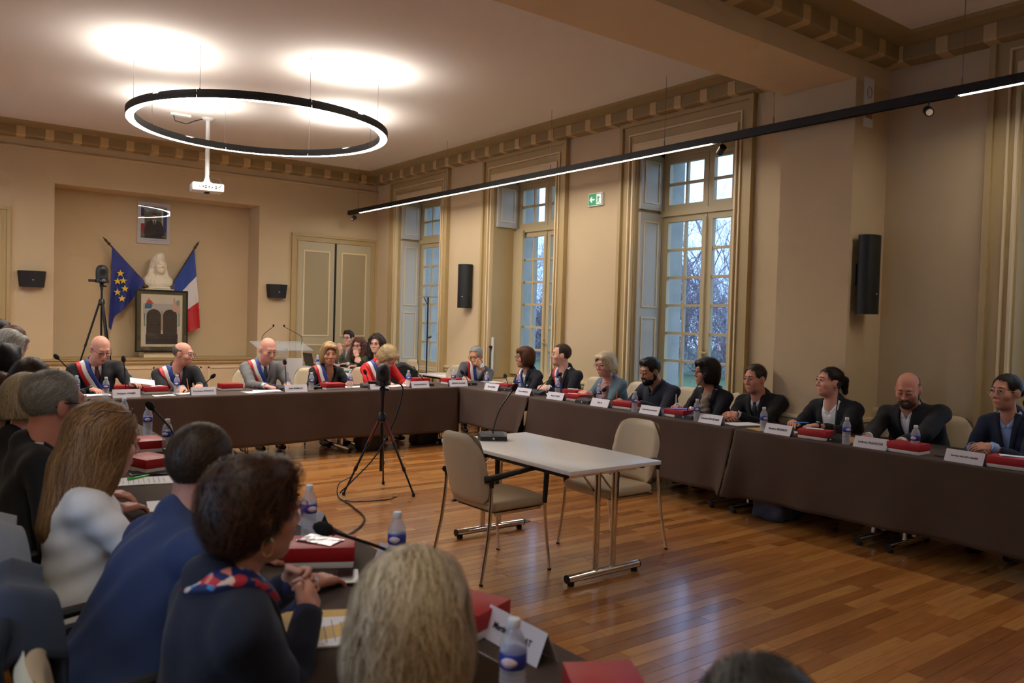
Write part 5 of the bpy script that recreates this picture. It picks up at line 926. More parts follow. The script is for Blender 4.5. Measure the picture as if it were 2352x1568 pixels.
person((.55, 1.83), -90, (.66, 1.86, 1.175), -86, 2, hs=1.02, fem=True, sk=(206, 146, 122), hair=('shag', (84, 54, 38), (50, 32, 24)), glasses=((150, 40, 60), .0018), top=dict(col=(24, 29, 46), shirt=(30, 36, 80), v=.5), n_str=5500, detail=.005, extras=allof(floral, earring(1, .022)), hands={1: ((.86, 1.99, .86), (.45, .7, .35), (.8, -.5, .35), 1.0), -1: ((.88, 2.15, .88), (.4, -.7, .35), (.8, .5, .35), 1.0)}, label='short brown-haired person in navy blazer with a floral collar', seed=32)
person((.45, 2.47), -90, (.75, 2.589, 1.15), -52, 6, hs=1.08, fat=1.22, sk=(200, 138, 116), hair=('short', (86, 68, 54), (56, 42, 32)), top=dict(col=(46, 60, 98), shirt=(206, 212, 226)), n_str=5500, detail=.005, label='brown-haired person in blue jacket seen from behind', seed=33, hands={1: ((1.05, 2.40, .785), (1, .3, -.1), UPV, .5), -1: ((1.03, 2.78, .785), (1, -.3, -.1), UPV, .5)})
person((.52, 3.22), -90, (.60, 3.30, 1.145), -82, 8, hs=1.1, fem=True, sk=FAIR, hair=('long', (182, 138, 92), (122, 88, 58)), glasses=((60, 46, 36), .0018, 1), top=dict(kind='blouse', col=(246, 246, 248), name='blouse', neck='o'), n_str=5500, detail=.005, label='long-haired person in white blouse with glasses pushed up', seed=34, hands={1: ((.98, 3.1, .785), (1, .3, -.1), UPV, .5), -1: ((.98, 3.45, .785), (1, -.3, -.1), UPV, .5)})
person((.42, 3.80), -90, (.51, 3.90, 1.225), -74, 4, hs=1.16, sk=(196, 130, 110), hair=('short', (172, 168, 160), (128, 124, 118)), glasses=((16, 18, 30), .0026), top=dict(col=(22, 22, 27), shirt=(224, 226, 232)), n_str=4000, label='grey-haired person in black suit with dark glasses, seen from behind', seed=35)
person((.44, 4.72), -90, (.485, 4.64, 1.155), -40, 4, hs=1.08, fem=True, sk=FAIR, hair=('bobs', (206, 192, 164), (160, 142, 110)), top=dict(kind='jumper', col=(26, 26, 32), neck='o'), n_str=3000, label='pale blonde head half hidden behind the grey-haired person', seed=36)
person((.46, 5.2), -90, (.545, 5.02, 1.222), -36, 2, hs=1.1, sk=(190, 130, 108), hair=('short', (66, 48, 36)), top=dict(col=(28, 34, 50), shirt=(176, 196, 226)), n_str=3000, label='short brown-haired person in navy suit with light blue collar', seed=37)
person((.36, 5.75), -90, (.44, 5.45, 1.275), -40, 4, hs=1.12, sk=TAN, hair=('full', (30, 26, 25)), top=DK, n_str=3000, label='black-haired head at the left frame edge', seed=38)
person((.40, 5.0), -90, (.395, 4.95, 1.15), -40, 4, hs=1.0, fem=True, sk=TAN, hair=('bob', (92, 54, 36)), top=DK, n_str=2500, label='reddish-brown head cut by the left frame edge', seed=39, legs=False)
person((.62, 7.05), -90, (.66, 7.52, 1.295), -60, 14, hs=1.1, fem=True, sk=FAIR, hair=('bobs', (196, 190, 180), (140, 134, 126)), top=DK, n_str=1500, label='white-haired head far down the left row', seed=40)
person((.62, 8.0), -90, (.72, 7.85, 1.335), -60, 6, hs=1.1, fem=True, sk=FAIR, hair=('bun', (112, 72, 44)), top=DK, extras=earring(1), n_str=1200, label='brown-haired head with earring far down the left row', seed=41)
person((.52, 8.6), -90, (.66, 8.3, 1.38), -60, 0, hs=1.1, sk=TAN, hair=('short', (36, 28, 26)), top=DK, n_str=1200, label='dark-haired head farthest down the left row', seed=42)
person((.78, .45), -40, (.95, .655, 1.045), -40, 8, hs=1.10, sk=TAN, hair=('short', (70, 66, 60), (44, 42, 40)), top=dict(col=(40, 40, 44)), n_str=4500, detail=.005, label='dark grey-haired head at the bottom frame edge', seed=43, legs=False, hands={1: ((1.12, .55, .62), (1, .6, -.2), UPV, .5), -1: ((.95, .88, .62), (1, .6, -.2), UPV, .5)})
# chairs under the sitters
for x, y, rz, lb in ((1.66, 9.72, 180, 'beige armchair of the reader at the left of the head table'), (2.50, 9.74, 180, 'beige armchair of the red-tied person at the head table'), (3.46, 9.74, 180, 'beige armchair of the grey-suited speaker'), (4.27, 9.74, 180, 'beige armchair of the person in black cardigan'), (5.08, 9.76, 180, 'beige armchair of the person in red'), (6.62, 9.84, 160, 'beige armchair of the person covering the mouth'),
                     (6.87, 8.30, 90, 'beige armchair of the sashed person by the corner'), (6.87, 7.56, 90, 'beige armchair of the young sashed person'), (6.87, 6.78, 90, 'beige armchair of the person in denim'), (6.87, 6.02, 90, 'beige armchair of the bearded writer'), (6.87, 5.28, 90, 'beige armchair of the person with beige scarf'), (6.87, 4.66, 90, 'beige armchair of the person in overcoat'), (6.87, 3.88, 90, 'beige armchair of the person with ponytail'), (6.87, 3.16, 90, 'beige armchair of the large bearded person'), (6.87, 2.44, 90, 'beige armchair of the person at the right frame edge'),
                     (.55, 1.20, -90, 'beige armchair of the ash-blonde person in front'), (.53, 1.83, -90, 'beige armchair with bare back at the lower left corner'), (.53, 2.46, -90, 'beige armchair under the navy coat'), (.53, 3.12, -90, 'beige armchair under the grey coat'), (.42, 3.82, -90, 'beige armchair of the grey-haired person'),
                     (6.38, 12.68, 90, 'beige armchair of the clerk by the door'), (6.42, 12.2, 90, 'beige armchair of the clerk in olive'), (6.46, 11.6, 90, 'beige armchair of the clerk in black')):
    chair_at(x, y, rz, lb)
# coats hung over two chair backs, and one with fur collar behind the red jumper
def coat(name, x, y, col, label, w_=.26, drop=.55, rz=-90, c2=None):
    e_ = empty(name, (x, y, 0), R(rz), label, 'coat'); ph = rnd.uniform(0, 6)
    def fn(u, v):
        a = (u - .5) * 2; top_ = .955 - .035 * a * a - .10 * abs(a) ** 4 + .012 * math.sin(a * 6 + ph)
        if v < .2: k = 1 - v / .2; return (a * w_ * .9, -.235 + .03 * abs(a), top_ - k * .26 - .01)
        t_ = (v - .2) / .8; arc = min(1, t_ / .12); q_ = max(0, t_ - .05)
        fl = .045 * math.sin(a * 7 + ph + .8 * t_) * q_ + .022 * math.sin(a * 15 + ph * 2 - t_) * q_ + .012 * math.sin(a * 4 - t_ * 9 + ph)
        return (a * w_ * (1 + .28 * q_ + .05 * math.sin(t_ * 6 + ph)), -.30 - .075 * math.sin(arc * 1.57) - .03 * t_ + fl, top_ + .02 * math.sin(arc * 3.14) - drop * t_)
    o = MB().grid(fn, 56, 44).build('cloth', fabric('coat_%d_%d_%d' % col, col), e_, True); so = o.modifiers.new('thickness', 'SOLIDIFY'); so.thickness = .012
    for s in (-1, 1): MB().tube(catmull([(s * w_ * .8, -.345, .90), (s * w_ * .98, -.40, .74), (s * w_ * .9, -.43, .52), (s * w_ * .95, -.42, .34)], 5), [.02 + .028 * math.sin(min(1, k / 5) * 1.5) + .006 * math.sin(k * 1.9) for k in range(16)], 10).build('sleeve', MATS['coat_%d_%d_%d' % col], e_, True)
    return e_
coat('coat', .53, 3.10, (130, 132, 138), 'light grey coat hung over a chair back at the left edge', .27, .7)
coat('coat', .53, 2.44, (44, 52, 68), 'dark blue-grey coat hung over a chair back at the lower left', .27, .75)
cf = coat('coat', 5.68, 9.86, (16, 16, 18), 'black coat with tan lining on the chair beside the red jumper', .24, .6, 170); chair_at(5.68, 9.84, 170, 'empty beige armchair carrying the black coat')
MB().tube([(.05, -.36, .93), (.16, -.42, .86), (.24, -.44, .74), (.22, -.42, .62)], [.03, .06, .055, .03], 10).build('fur_collar', M('fur_tan', (150, 104, 58), .95, bump=.8, bs=80), cf, True)
# ================================================================ things on the tables
TZ = .7515
BOT = glassmat('bottle_plastic', (.93, .95, .98), body=.30, bodycol=(240, 243, 248)); WAT = glassmat('water', (.90, .94, .98), body=.05, bodycol=(190, 206, 224)); LBL = M('label_blue', (36, 62, 160), .35); LBW = M('label_pale', (216, 196, 204), .4); CAPM = M('cap_white', (226, 228, 232), .4)
b0 = empty('water_bottle', (0, 0, 0)); bp_ = [(.026, 0), (.031, .006)]
z = .012
while z < .098: bp_ += [(.0315, z), (.0288, z + .006), (.0315, z + .012)]; z += .0135
bp_ += [(.0318, .10), (.0318, .135), (.031, .145), (.024, .168), (.0145, .183), (.013, .19)]
MB().lathe(bp_, 18).build('bottle', BOT, b0, 50); MB().lathe([(.0300, .097), (.0323, .099), (.0323, .133), (.0300, .135)], 18).build('label_band', LBL, b0, 50)
MB().lathe([(.0145, .187), (.0155, .189), (.0155, .205), (.0135, .208)], 14).build('cap', CAPM, b0, 40)
for a in (0, math.pi): MB().tube([(.0327 * math.cos(a + t_), .0327 * math.sin(a + t_), .116) for t_ in np.linspace(-.6, .6, 7)], [.003, .008, .011, .012, .011, .008, .003], 8).build('label_oval', LBW, b0, True)
BOTS = [(1.576, 8.679, 'in front of the bald reader'), (2.276, 8.80, 'in front of the red-tied person'), (3.756, 8.76, 'beside the speaker’s nameplate'), (4.27, 8.82, 'right of the black cardigan’s red box'), (5.068, 8.80, 'right of the red jumper'), (5.728, 8.77, 'left of the corner sitter'), (5.93, 8.30, 'right of the corner sitter'), (6.105, 7.864, 'before the sashed person in navy'), (6.145, 7.155, 'before the young sashed person'), (6.073, 6.37, 'before the denim jacket'), (5.809, 5.574, 'before the bearded writer'), (5.801, 4.778, 'before the beige scarf'), (5.808, 4.065, 'before the black overcoat'), (5.805, 3.313, 'between ponytail and bearded person'), (5.846, 2.804, 'before the large bearded person'), (1.364, 6.017, 'on the left table, fifth from the viewer'), (1.31, 5.266, 'on the left table below the tall microphone'), (1.293, 3.015, 'on the left table beyond the red box with foil'), (1.38, 2.45, 'on the left table behind the ash-blonde head'), (1.12, 1.433, 'nearest the viewer'), (1.33, 6.62, 'at the far left of the head table'), (1.25, 3.12, 'half hidden by the floral-collared person'), (1.36, 8.95, 'behind the laptop at the far left')]
for i, (x, y, lb) in enumerate(BOTS):
    o = b0 if i == 0 else copy_tree(b0); o.location = (x, y, TZ); o.rotation_euler = (0, 0, math.atan2(-y, -x) + rnd.uniform(-.5, .5)); tag(o, 'small water bottle with blue label ' + lb.replace('’s', ''), 'bottle', 'small water bottles')
# red boxes with white base
RED = M('box_red', (176, 26, 34), .45, var=.04); BWH = M('box_white', (226, 222, 216), .5)
x0b = empty('gift_box', (0, 0, 0)); MB().rbox(-.083, .083, -.118, .118, 0, .024, .002).build('base', BWH, x0b, 40); MB().rbox(-.085, .085, -.12, .12, .024, .074, .002).build('lid', RED, x0b, 40)
BOX = [(2.93, 9.10, 90, 'left of the speaker in grey'), (2.10, 8.99, 90, 'with card left of the red-tied person'), (1.87, 9.20, 80, 'under the reader’s sheet'), (4.04, 8.80, 92, 'before the black cardigan'), (5.47, 9.20, 90, 'right of the red jumper'), (5.86, 9.02, 90, 'before the corner sitter'), (6.06, 8.05, 5, 'behind the corner microphone'), (6.36, 7.10, 0, 'beside the young sashed person'), (6.0, 6.66, 4, 'before the denim jacket'), (5.95, 5.83, 8, 'before the bearded writer'), (5.93, 5.10, 0, 'under purple booklet'), (5.86, 3.60, 4, 'behind the microphone of the ponytailed person'), (5.86, 2.86, 0, 'before the large bearded person'), (5.86, 2.18, 6, 'before the person at the right edge'), (1.22, 5.40, 0, 'beside the tall microphone on the left table'), (1.08, 4.75, 20, 'before the long-haired person'), (1.20, 2.68, 62, 'with foil packet on the left table'), (1.30, 1.92, 20, 'half hidden by the ash-blonde head'), (1.28, 1.28, -30, 'at the bottom frame edge')]
for i, (x, y, rz, lb) in enumerate(BOX):
    o = x0b if i == 0 else copy_tree(x0b); o.location = (x, y, TZ); o.rotation_euler = (0, 0, R(rz)); tag(o, 'red lidded gift box ' + lb.replace('’s', ''), 'box', 'red gift boxes')
# nameplates: folded card tents
INK = M('ink', (40, 40, 46), .6)
PL = [((1.63, 8.64), (1.89, 8.64), 'Frédéric VANIER'), ((2.38, 8.64), (2.64, 8.64), 'Dominique SONNAUD'), ((3.39, 8.62), (3.64, 8.60), 'Alain FRÉMONT'), ((4.44, 8.61), (4.70, 8.61), 'Yvette BERTIN'), ((5.01, 8.60), (5.26, 8.60), 'Claudie PLATEAUX'), ((5.58, 8.62), (5.83, 8.58), 'GÉRARD GLAVIER'), ((5.78, 8.14), (5.80, 7.90), 'Marc JANVIER'), ((5.78, 7.50), (5.80, 7.26), 'Emma MARTIN'), ((5.80, 6.94), (5.82, 6.70), 'Marie COLAS'), ((5.79, 6.21), (5.80, 5.95), 'Yann B.'), ((5.79, 5.50), (5.79, 5.24), 'Lorrine POULAIN-MAILLARD'), ((5.78, 4.75), (5.78, 4.49), 'Laurent BOUDARD'), ((5.76, 4.03), (5.75, 3.77), 'Emeline REVERDY'), ((5.75, 3.23), (5.76, 2.97), 'Ludovic FRANCOIS'), ((5.75, 2.56), (5.74, 2.30), 'Caroline VALLEE-CARLIER')]
WHO = ['in front of the bald reader', 'in front of the red-tied person', 'in front of the speaker in grey', 'behind the tripod camera', 'right of the red jumper', 'in front of the corner sitter', 'first after the corner cloth seam', 'before the sashed person in navy', 'before the young sashed person', 'with light reflection before the denim jacket', 'before the bearded writer', 'before the beige scarf', 'before the black overcoat', 'with printed name before the ponytailed person', 'with long name nearest the right frame edge']
tent = MB(); TW, THh, TD = .128, .082, .036
for s in (-1, 1): tent.add([(-TW, s * TD, 0), (TW, s * TD, 0), (TW, 0, THh), (-TW, 0, THh), (-TW, s * TD - s * .0012, 0), (TW, s * TD - s * .0012, 0), (TW, -s * .0006, THh - .002), (-TW, -s * .0006, THh - .002)], [(0, 1, 2, 3), (7, 6, 5, 4), (0, 4, 5, 1), (1, 5, 6, 2), (3, 7, 4, 0), (2, 6, 7, 3)])
CARD = M('card_white', (224, 220, 230), .35); tme = tent.mesh('card', CARD); slope = math.atan2(THh, TD)
def plate(a, b_, nm, who):
    cx_, cy_ = (a[0] + b_[0]) / 2, (a[1] + b_[1]) / 2; rz = math.atan2(b_[1] - a[1], b_[0] - a[0]); e_ = empty('nameplate', (cx_ - .036 * math.sin(rz), cy_ + .036 * math.cos(rz), TZ), rz, 'white folded nameplate ' + who, 'nameplate', 'folded nameplates')
    o = bpy.data.objects.new('card', tme); link(o, e_); text(nm, INK, e_, (0, -TD / 2 - .0018, THh / 2 + .001), (slope, 0, 0)); text(nm, INK, e_, (0, TD / 2 + .0018, THh / 2 + .001), (slope, 0, math.pi)); return e_
for (a, b_, nm), wh in zip(PL, WHO): plate(a, b_, nm, wh)
for (a, b_, nm, wh) in (((1.37, 1.56), (1.37, 1.82), 'Martine DONAT', 'in the near left foreground'), ((1.40, 3.02), (1.40, 3.28), 'Anne UTINAT', 'behind the bottle on the left table'), ((1.40, 2.28), (1.40, 2.54), 'Paul MONAT', 'half hidden above the ash-blonde head')): plate(a, b_, nm, wh)
# gooseneck microphones
def mic(base, head, rz, label, lit=False, name='desk_microphone'):
    e_ = empty(name, (base[0], base[1], base[2] if len(base) > 2 else TZ), rz, label, 'microphone', 'gooseneck desk microphones'); pl = [(-.10, -.06), (.10, -.06), (.112, .03), (.08, .08), (-.08, .08), (-.112, .03)]
    v = [(x, y, 0) for x, y in pl] + [(x * .96, y * .96, .030 if y < 0 else .052) for x, y in pl]; MB().add(v, [tuple(reversed(range(6))), tuple(range(6, 12))] + [(i, (i + 1) % 6, 6 + (i + 1) % 6, 6 + i) for i in range(6)]).build('base', DARKG, e_)
    MB().box(-.007, .007, -.0605, -.058, .010, .022).build('badge', WHITE, e_)
    h = RZ(-rz) @ Vector((head[0] - base[0], head[1] - base[1], head[2] - e_.location.z)); s0 = Vector((0, .01, .045)); mid = Vector((h.x * .35, .01 + (h.y - .01) * .35, h.z * .62)); p = [Vector(q_) for q_ in catmull([s0, Vector((h.x * .08, .01 + h.y * .05, h.z * .3)), mid, h], 6)]
    MB().tube(p, .0055, 8).build('gooseneck', BLACKG, e_, True); d = (p[-1] - p[-3]).normalized(); MB().tube([h - d * .015, h - d * .005], .0115, 12).build('ring', M('mic_red', (210, 30, 30), .4, emit=1.2) if lit else M('mic_ring', (70, 20, 22), .4), e_, True)
    MB().tube([h - d * .006, h + d * .004, h + d * .022, h + d * .044, h + d * .058], [.010, .019, .0225, .019, .008], 14).build('windscreen', M('foam_black', (18, 18, 20), .95), e_, True); return e_
hd = lambda x, y, z: (x, y, z)
mic((1.79, 8.84), (1.77, 8.86, 1.10), 0, 'tall gooseneck microphone left of the reader’s sheet'.replace('’s', ''))
mic((2.55, 8.84), (2.63, 8.80, .92), 0, 'low gooseneck microphone before the red-tied person')
mic((3.51, 8.90), (3.48, 8.88, 1.05), 0, 'gooseneck microphone with red light before the speaker', True)
mic((4.55, 8.86), (4.52, 8.9, .92), 0, 'gooseneck microphone behind the tripod camera')
mic((5.33, 8.82), (5.24, 8.88, .92), 0, 'gooseneck microphone right of the red jumper')
mic((5.95, 8.74), (5.9, 8.8, .90), 0, 'gooseneck microphone before the corner sitter')
mic((5.98, 7.92), (6.02, 8.02, .91), R(-80), 'gooseneck microphone at the first window-side seat'); mic((6.0, 7.36), (6.3, 7.33, .98), R(-85), 'gooseneck microphone pointing at the young sashed person'); mic((5.90, 6.40), (6.18, 6.42, .88), R(-85), 'low gooseneck microphone before the denim jacket'); mic((5.90, 4.98), (6.33, 5.14, 1.13), R(-85), 'tall gooseneck microphone reaching the person with beige scarf'); mic((5.88, 3.46), (6.2, 3.62, 1.16), R(-85), 'tall gooseneck microphone before the ponytailed person'); mic((5.88, 2.02), (6.15, 2.2, 1.15), R(-85), 'gooseneck microphone cut by the right frame edge')
mic((1.32, 5.02), (1.16, 5.0, 1.06), R(90), 'tall gooseneck microphone on the left table'); mic((1.36, 2.24), (1.06, 2.30, .97), R(90), 'gooseneck microphone reaching the floral-collared person')
mic((3.50, 4.80, .741), (3.66, 4.78, 1.11), R(-30), 'gooseneck microphone standing on the lone white table'); 
mic((1.30, 8.9), (.98, 8.75, 1.10), R(90), 'gooseneck microphone at the far left corner'); mic((1.42, 9.25), (1.22, 9.15, 1.12), R(90), 'gooseneck microphone left of the bald reader')
# papers, folders, pens
PAPG = M('paper_text', (214, 214, 220), .7)
def sheet(x, y, z, rz, w_, h_, label, mat=PAPER, tilt=None, lines=False, th=.002, name='paper_sheet', cat='paper'):
    e_ = empty(name, (x, y, z), R(rz), label, cat); e_.rotation_euler = (R(tilt[0]) if tilt else 0, R(tilt[1]) if tilt else 0, R(rz)); MB().grid(lambda u, v: ((u - .5) * w_, (v - .5) * h_, .0015 + .003 * math.sin(u * 3 + v * 2) ** 2), 6, 6).build('sheet', mat, e_, True); MB().box(-w_ / 2, w_ / 2, -h_ / 2, h_ / 2, 0, th * .5).build('under_sheet', mat, e_)
    if lines:
        for k in range(9): MB().box(-w_ * .38, w_ * (.38 - .1 * (k % 3)), h_ * (.36 - .08 * k), h_ * (.36 - .08 * k) + .0025, .0048, .0054).build('text_line', M('text_grey', (150, 150, 158), .7), e_)
    return e_
sheet(1.55, 9.0, TZ, 5, .25, .2, 'papers under the reader’s hand'.replace('’s', '')); sheet(2.0, 9.08, .87, -8, .24, .17, 'white sheet held up by the bald reader', tilt=(14, 8)); sheet(2.13, 8.72, TZ, 0, .21, .13, 'white sheet beside the red-tied person nameplate'); sheet(2.42, 8.85, TZ, 3, .3, .18, 'papers under the hands of the red-tied person')
sheet(3.12, 8.76, TZ, 12, .3, .21, 'fan of papers left of the speaker nameplate'); sheet(3.25, 8.80, TZ + .004, -6, .29, .2, 'top sheet of the papers left of the speaker'); sheet(3.45, 9.05, TZ, 0, .22, .16, 'speech notes in front of the speaker'); sheet(4.45, 8.98, TZ, -5, .34, .2, 'papers between black cardigan and red jumper'); sheet(5.0, 8.95, TZ, 8, .34, .22, 'papers before the red jumper'); sheet(4.93, 8.80, TZ, 0, .2, .02, 'orange pencil before the red jumper', M('orange', (226, 110, 40), .5))
sheet(6.05, 4.45, TZ, 75, .21, .3, 'white sheet before the black overcoat'); sheet(5.93, 3.98, TZ, 80, .21, .3, 'white sheet beside bottle before the overcoat'); sheet(5.90, 4.14, TZ, 70, .2, .2, 'manila envelope before the overcoat', M('manila', (196, 160, 96), .7)); sheet(6.05, 3.40, TZ, 86, .24, .3, 'manila folder behind the bottle of the ponytailed person', M('manila'))
sheet(6.05, 2.56, TZ, 88, .24, .34, 'dark folder with papers at the right edge', M('folder_dark', (52, 60, 60), .6)); sheet(6.08, 5.50, TZ, 85, .22, .3, 'blue folder beside the bearded writer', M('folder_blue', (52, 84, 140), .5)); sheet(5.94, 5.11, TZ + .0755, 80, .12, .18, 'purple booklet on a red box', M('purple', (150, 90, 170), .5)); sheet(6.12, 7.40, TZ, 90, .2, .25, 'tablet and papers before the young sashed person', M('tablet_white', (220, 220, 224), .4))
sheet(5.86, 3.62, TZ + .0755, 40, .08, .13, 'cards on the red box of the ponytailed person'); sheet(5.88, 2.18, TZ + .0755, 30, .08, .14, 'foil packets on the red box at the right edge'); sheet(5.96, 6.68, TZ + .0755, 40, .07, .11, 'white card on the red box of the denim jacket'); sheet(2.12, 8.99, TZ + .0755, 20, .14, .08, 'white card on the red box near the red-tied person'); sheet(6.36, 7.12, TZ + .0755, 70, .08, .12, 'leaflet on the red box of the young sashed person')
sheet(1.0, 2.05, TZ, 70, .21, .297, 'printed page on a yellow folder in the foreground', lines=True); sheet(.985, 2.10, TZ - .0005, 66, .25, .33, 'yellow folder under the printed page', M('folder_yellow', (214, 172, 80), .6)); sheet(1.0, 4.42, TZ, 80, .2, .3, 'page with grey print before the long-haired person', lines=True); sheet(1.02, 3.8, TZ, 80, .21, .3, 'white page before the blue jacket')
sheet(1.06, 4.62, TZ + .003, 84, .13, .2, 'black notebook on the left table', M('notebook', (24, 24, 26), .4)); sheet(1.20, 2.69, TZ + .0755, 30, .09, .15, 'silver foil packet on the red box in the foreground', M('foil', (210, 208, 212), .2, .7, bump=.8, bs=30))
pn = empty('pen', (.98, 4.5, TZ + .008), R(30), 'bright green pen on the left table', 'pen'); MB().tube([(-.07, 0, 0), (.055, 0, 0), (.07, 0, 0)], [.006, .006, .002], 8).build('barrel', M('pen_green', (70, 196, 70), .4), pn, True); MB().box(-.07, -.03, -.002, .002, .005, .009).build('clip', M('pen_green'), pn)
def pen(p, d, col, label):
    e_ = empty('pen', p, 0, label, 'pen'); d = Vector(d).normalized(); MB().tube([-d * .06, d * .05, d * .068], [.0045, .0045, .001], 8).build('barrel', M('pen_%d_%d_%d' % col, col, .4), e_, True); MB().tube([-d * .07, -d * .058], [.003, .0045], 8).build('cap', M('pen_%d_%d_%d' % col), e_, True)
pen((6.16, 6.18, .83), (-.2, -.2, -1), (230, 100, 30), 'orange pen in the bearded writer hand'); pen((2.44, 9.0, .83), (.1, -.2, -1), (232, 110, 40), 'orange pen standing in the hand of the red-tied person'); pen((6.05, 3.86, .84), (0, -1, .1), (60, 140, 220), 'blue pen held by the ponytailed person'); pen((6.18, 5.36, .87), (-.3, -.3, -1), (226, 226, 230), 'white pen held by the person with beige scarf'); pen((3.42, 9.02, .80), (1, -.3, -.2), (96, 80, 170), 'violet pen in the speaker hand')
ph = empty('phone', (1.20, 2.46, TZ), R(-25), 'dark red phone lying on the left table', 'phone'); MB().rbox(-.038, .038, -.075, .075, 0, .008, .003).build('case', M('phone_red', (70, 16, 24), .3), ph, 40); MB().box(-.034, .034, -.07, .07, .008, .0088).build('screen', BLACKG, ph)
tb = empty('tablet', (1.12, 1.62, TZ + .01), R(25), 'black tablet in a silver-edged case in the foreground', 'tablet'); tb.rotation_euler = (R(14), R(0), R(25)); MB().rbox(-.09, .09, -.125, .125, 0, .012, .004).build('case', BLACKG, tb, 40); m = MB(); 
for a in ((-.092, -.086, -.127, .127), (.086, .092, -.127, .127), (-.092, .092, -.127, -.121), (-.092, .092, .121, .127)): m.box(*a, .008, .014)
m.build('edge', M('silver', (190, 196, 206), .25, .8), tb); MB().box(-.084, .084, -.119, .119, .012, .013).build('screen', M('screen_dark', (30, 22, 18), .15), tb)
gl_ = empty('phone', (5.78, 9.05, TZ), R(10), 'small blue card by the corner of the head table', 'card'); MB().rbox(-.05, .05, -.03, .03, 0, .003, .001).build('card', M('card_blue', (50, 110, 190), .4), gl_); MB().box(-.04, .04, -.02, .02, .003, .0035).build('print', WHITE, gl_); gl_.name = 'card_blue'
ck = empty('handheld_microphone', (3.92, 8.84, TZ + .02), R(80), 'black handheld microphone lying by the speaker nameplate', 'microphone'); MB().tube([(0, -.09, 0), (0, .05, 0)], [.011, .015], 12).build('handle', BLACKG, ck, True); MB().tube([(0, .05, 0), (0, .065, 0), (0, .09, 0), (0, .1, 0)], [.016, .024, .022, .01], 14).build('grille', DARKG, ck, True)
# ================================================================ cameras on tripods
def tripod(loc, feet, hub_z, head_z, label, red=False):
    e_ = empty('tripod', loc, 0, label, 'tripod'); RC = M('carbon_red', (110, 30, 26), .35)
    MB().tube([(0, 0, hub_z - .5), (0, 0, head_z - .09)], .014, 10).build('centre_column', BLACKG, e_, True); MB().lathe([(.02, hub_z - .05), (.042, hub_z - .03), (.042, hub_z + .02), (.022, hub_z + .05)], 14).build('hub', BLACKG, e_, True)
    for fx, fy in feet:
        a = Vector((fx * .05, fy * .05, hub_z)); b_ = Vector((fx, fy, .02)); P = [a + (b_ - a) * t_ for t_ in (0, .36, .68, 1)]
        lg = MB().tube([P[0], P[1]], .0145, 10).build('leg', RC if red else BLACKG, e_, True); MB().tube([P[1], P[2]], .0115, 10).build('leg_middle', BLACKG, lg, True); MB().tube([P[2], P[3]], .009, 10).build('leg_lower', BLACKG, lg, True)
        for k in (1, 2): d = (b_ - a).normalized(); MB().tube([P[k] - d * .022, P[k] + d * .022], .017, 10).build('leg_lock', BLACKG, lg, True)
        MB().tube([P[3] + Vector((0, 0, .01)), P[3] - Vector((0, 0, .02))], .014, 10).build('foot', BLACK, lg, True)
    MB().tube([(0, 0, head_z - .1), (0, 0, head_z - .06)], .02, 12).lathe([(.0, head_z - .07), (.028, head_z - .055), (.03, head_z - .03), (.015, head_z - .01)], 14).tube([(.02, 0, head_z - .045), (.06, 0, head_z - .045)], .012, 8).build('ball_head', BLACK, e_, True); MB().box(-.03, .03, -.03, .03, head_z - .012, head_z).build('plate', BLACK, e_); return e_
def domecam(loc, rz, label, s_=1.0):
    e_ = empty('conference_camera', loc, rz, label, 'camera'); q_ = s_; MB().lathe([(.062 * q_, 0), (.07 * q_, .005 * q_), (.07 * q_, .03 * q_), (.064 * q_, .04 * q_)], 24).build('base', BLACKG, e_, 40)
    MB().lathe([(.058 * q_, .04 * q_), (.062 * q_, .06 * q_), (.063 * q_, .125 * q_), (.058 * q_, .158 * q_), (.043 * q_, .182 * q_), (.02 * q_, .194 * q_), (.002, .197 * q_)], 24).build('dome', DARKG, e_, 60); MB().tube([(0, .05 * q_, .12 * q_), (0, .075 * q_, .12 * q_)], .03 * q_, 16).build('lens', BLACKG, e_, True)
    MB().box(-.03 * q_, .03 * q_, -.066 * q_, -.06 * q_, .062 * q_, .078 * q_).build('label_plate', M('grey_print', (120, 122, 126), .5), e_); MB().cyl((-.05 * q_, -.058 * q_, .018 * q_), (-.05 * q_, -.062 * q_, .018 * q_), .004, n=8).build('status_light', M('led_green', (60, 230, 90), .4, emit=2), e_); MB().rbox(.05 * q_, .13 * q_, -.03, .02, .01, .035 * q_, .004).build('connector', BLACK, e_); return e_
tripod((3.52, 6.58, 0), ((-.34, .06), (.19, .30), (.18, -.30)), .70, 1.0, 'black and red camera tripod standing mid-room', True); domecam((3.52, 6.58, 1.0), R(150), 'black dome camera on the mid-room tripod, seen from behind', 1.02)
cb = empty('camera_cable', (3.52, 6.58, 0), 0, 'black cable running from the tripod camera to the floor', 'cable'); P = catmull([(.1, .03, 1.03), (.2, -.02, .97), (.12, -.05, .72), (.02, -.04, .5), (-.1, 0, .3), (-.30, .04, .1), (-.42, .0, .012), (-.48, -.4, .010), (-.62, -.9, .010), (-1.1, -1.3, .010), (-2.0, -1.5, .010)], 10); MB().tube(P, .007, 8).build('lead', BLACKG, cb, True)
P = catmull([(-.28, .06, .16), (-.42, .0, .12), (-.46, -.10, .02), (-.35, -.25, .008), (-.1, -.32, .008), (.0, -.26, .008)], 8); MB().tube(P, .005, 8).build('loose_end', BLACKG, cb, True); MB().tube([(.0, -.26, .01), (.05, -.23, .01)], .008, 8).build('plug', M('plug_yellow', (200, 160, 50), .4), cb, True)
tripod((2.20, 12.5, 0), ((-.52, -.1), (.12, -.32), (.3, .3)), 1.72, 1.99, 'tall black tripod in front of the alcove'); domecam((2.20, 12.5, 1.99), R(180), 'black dome camera on the tall tripod by the flags', 1.3)
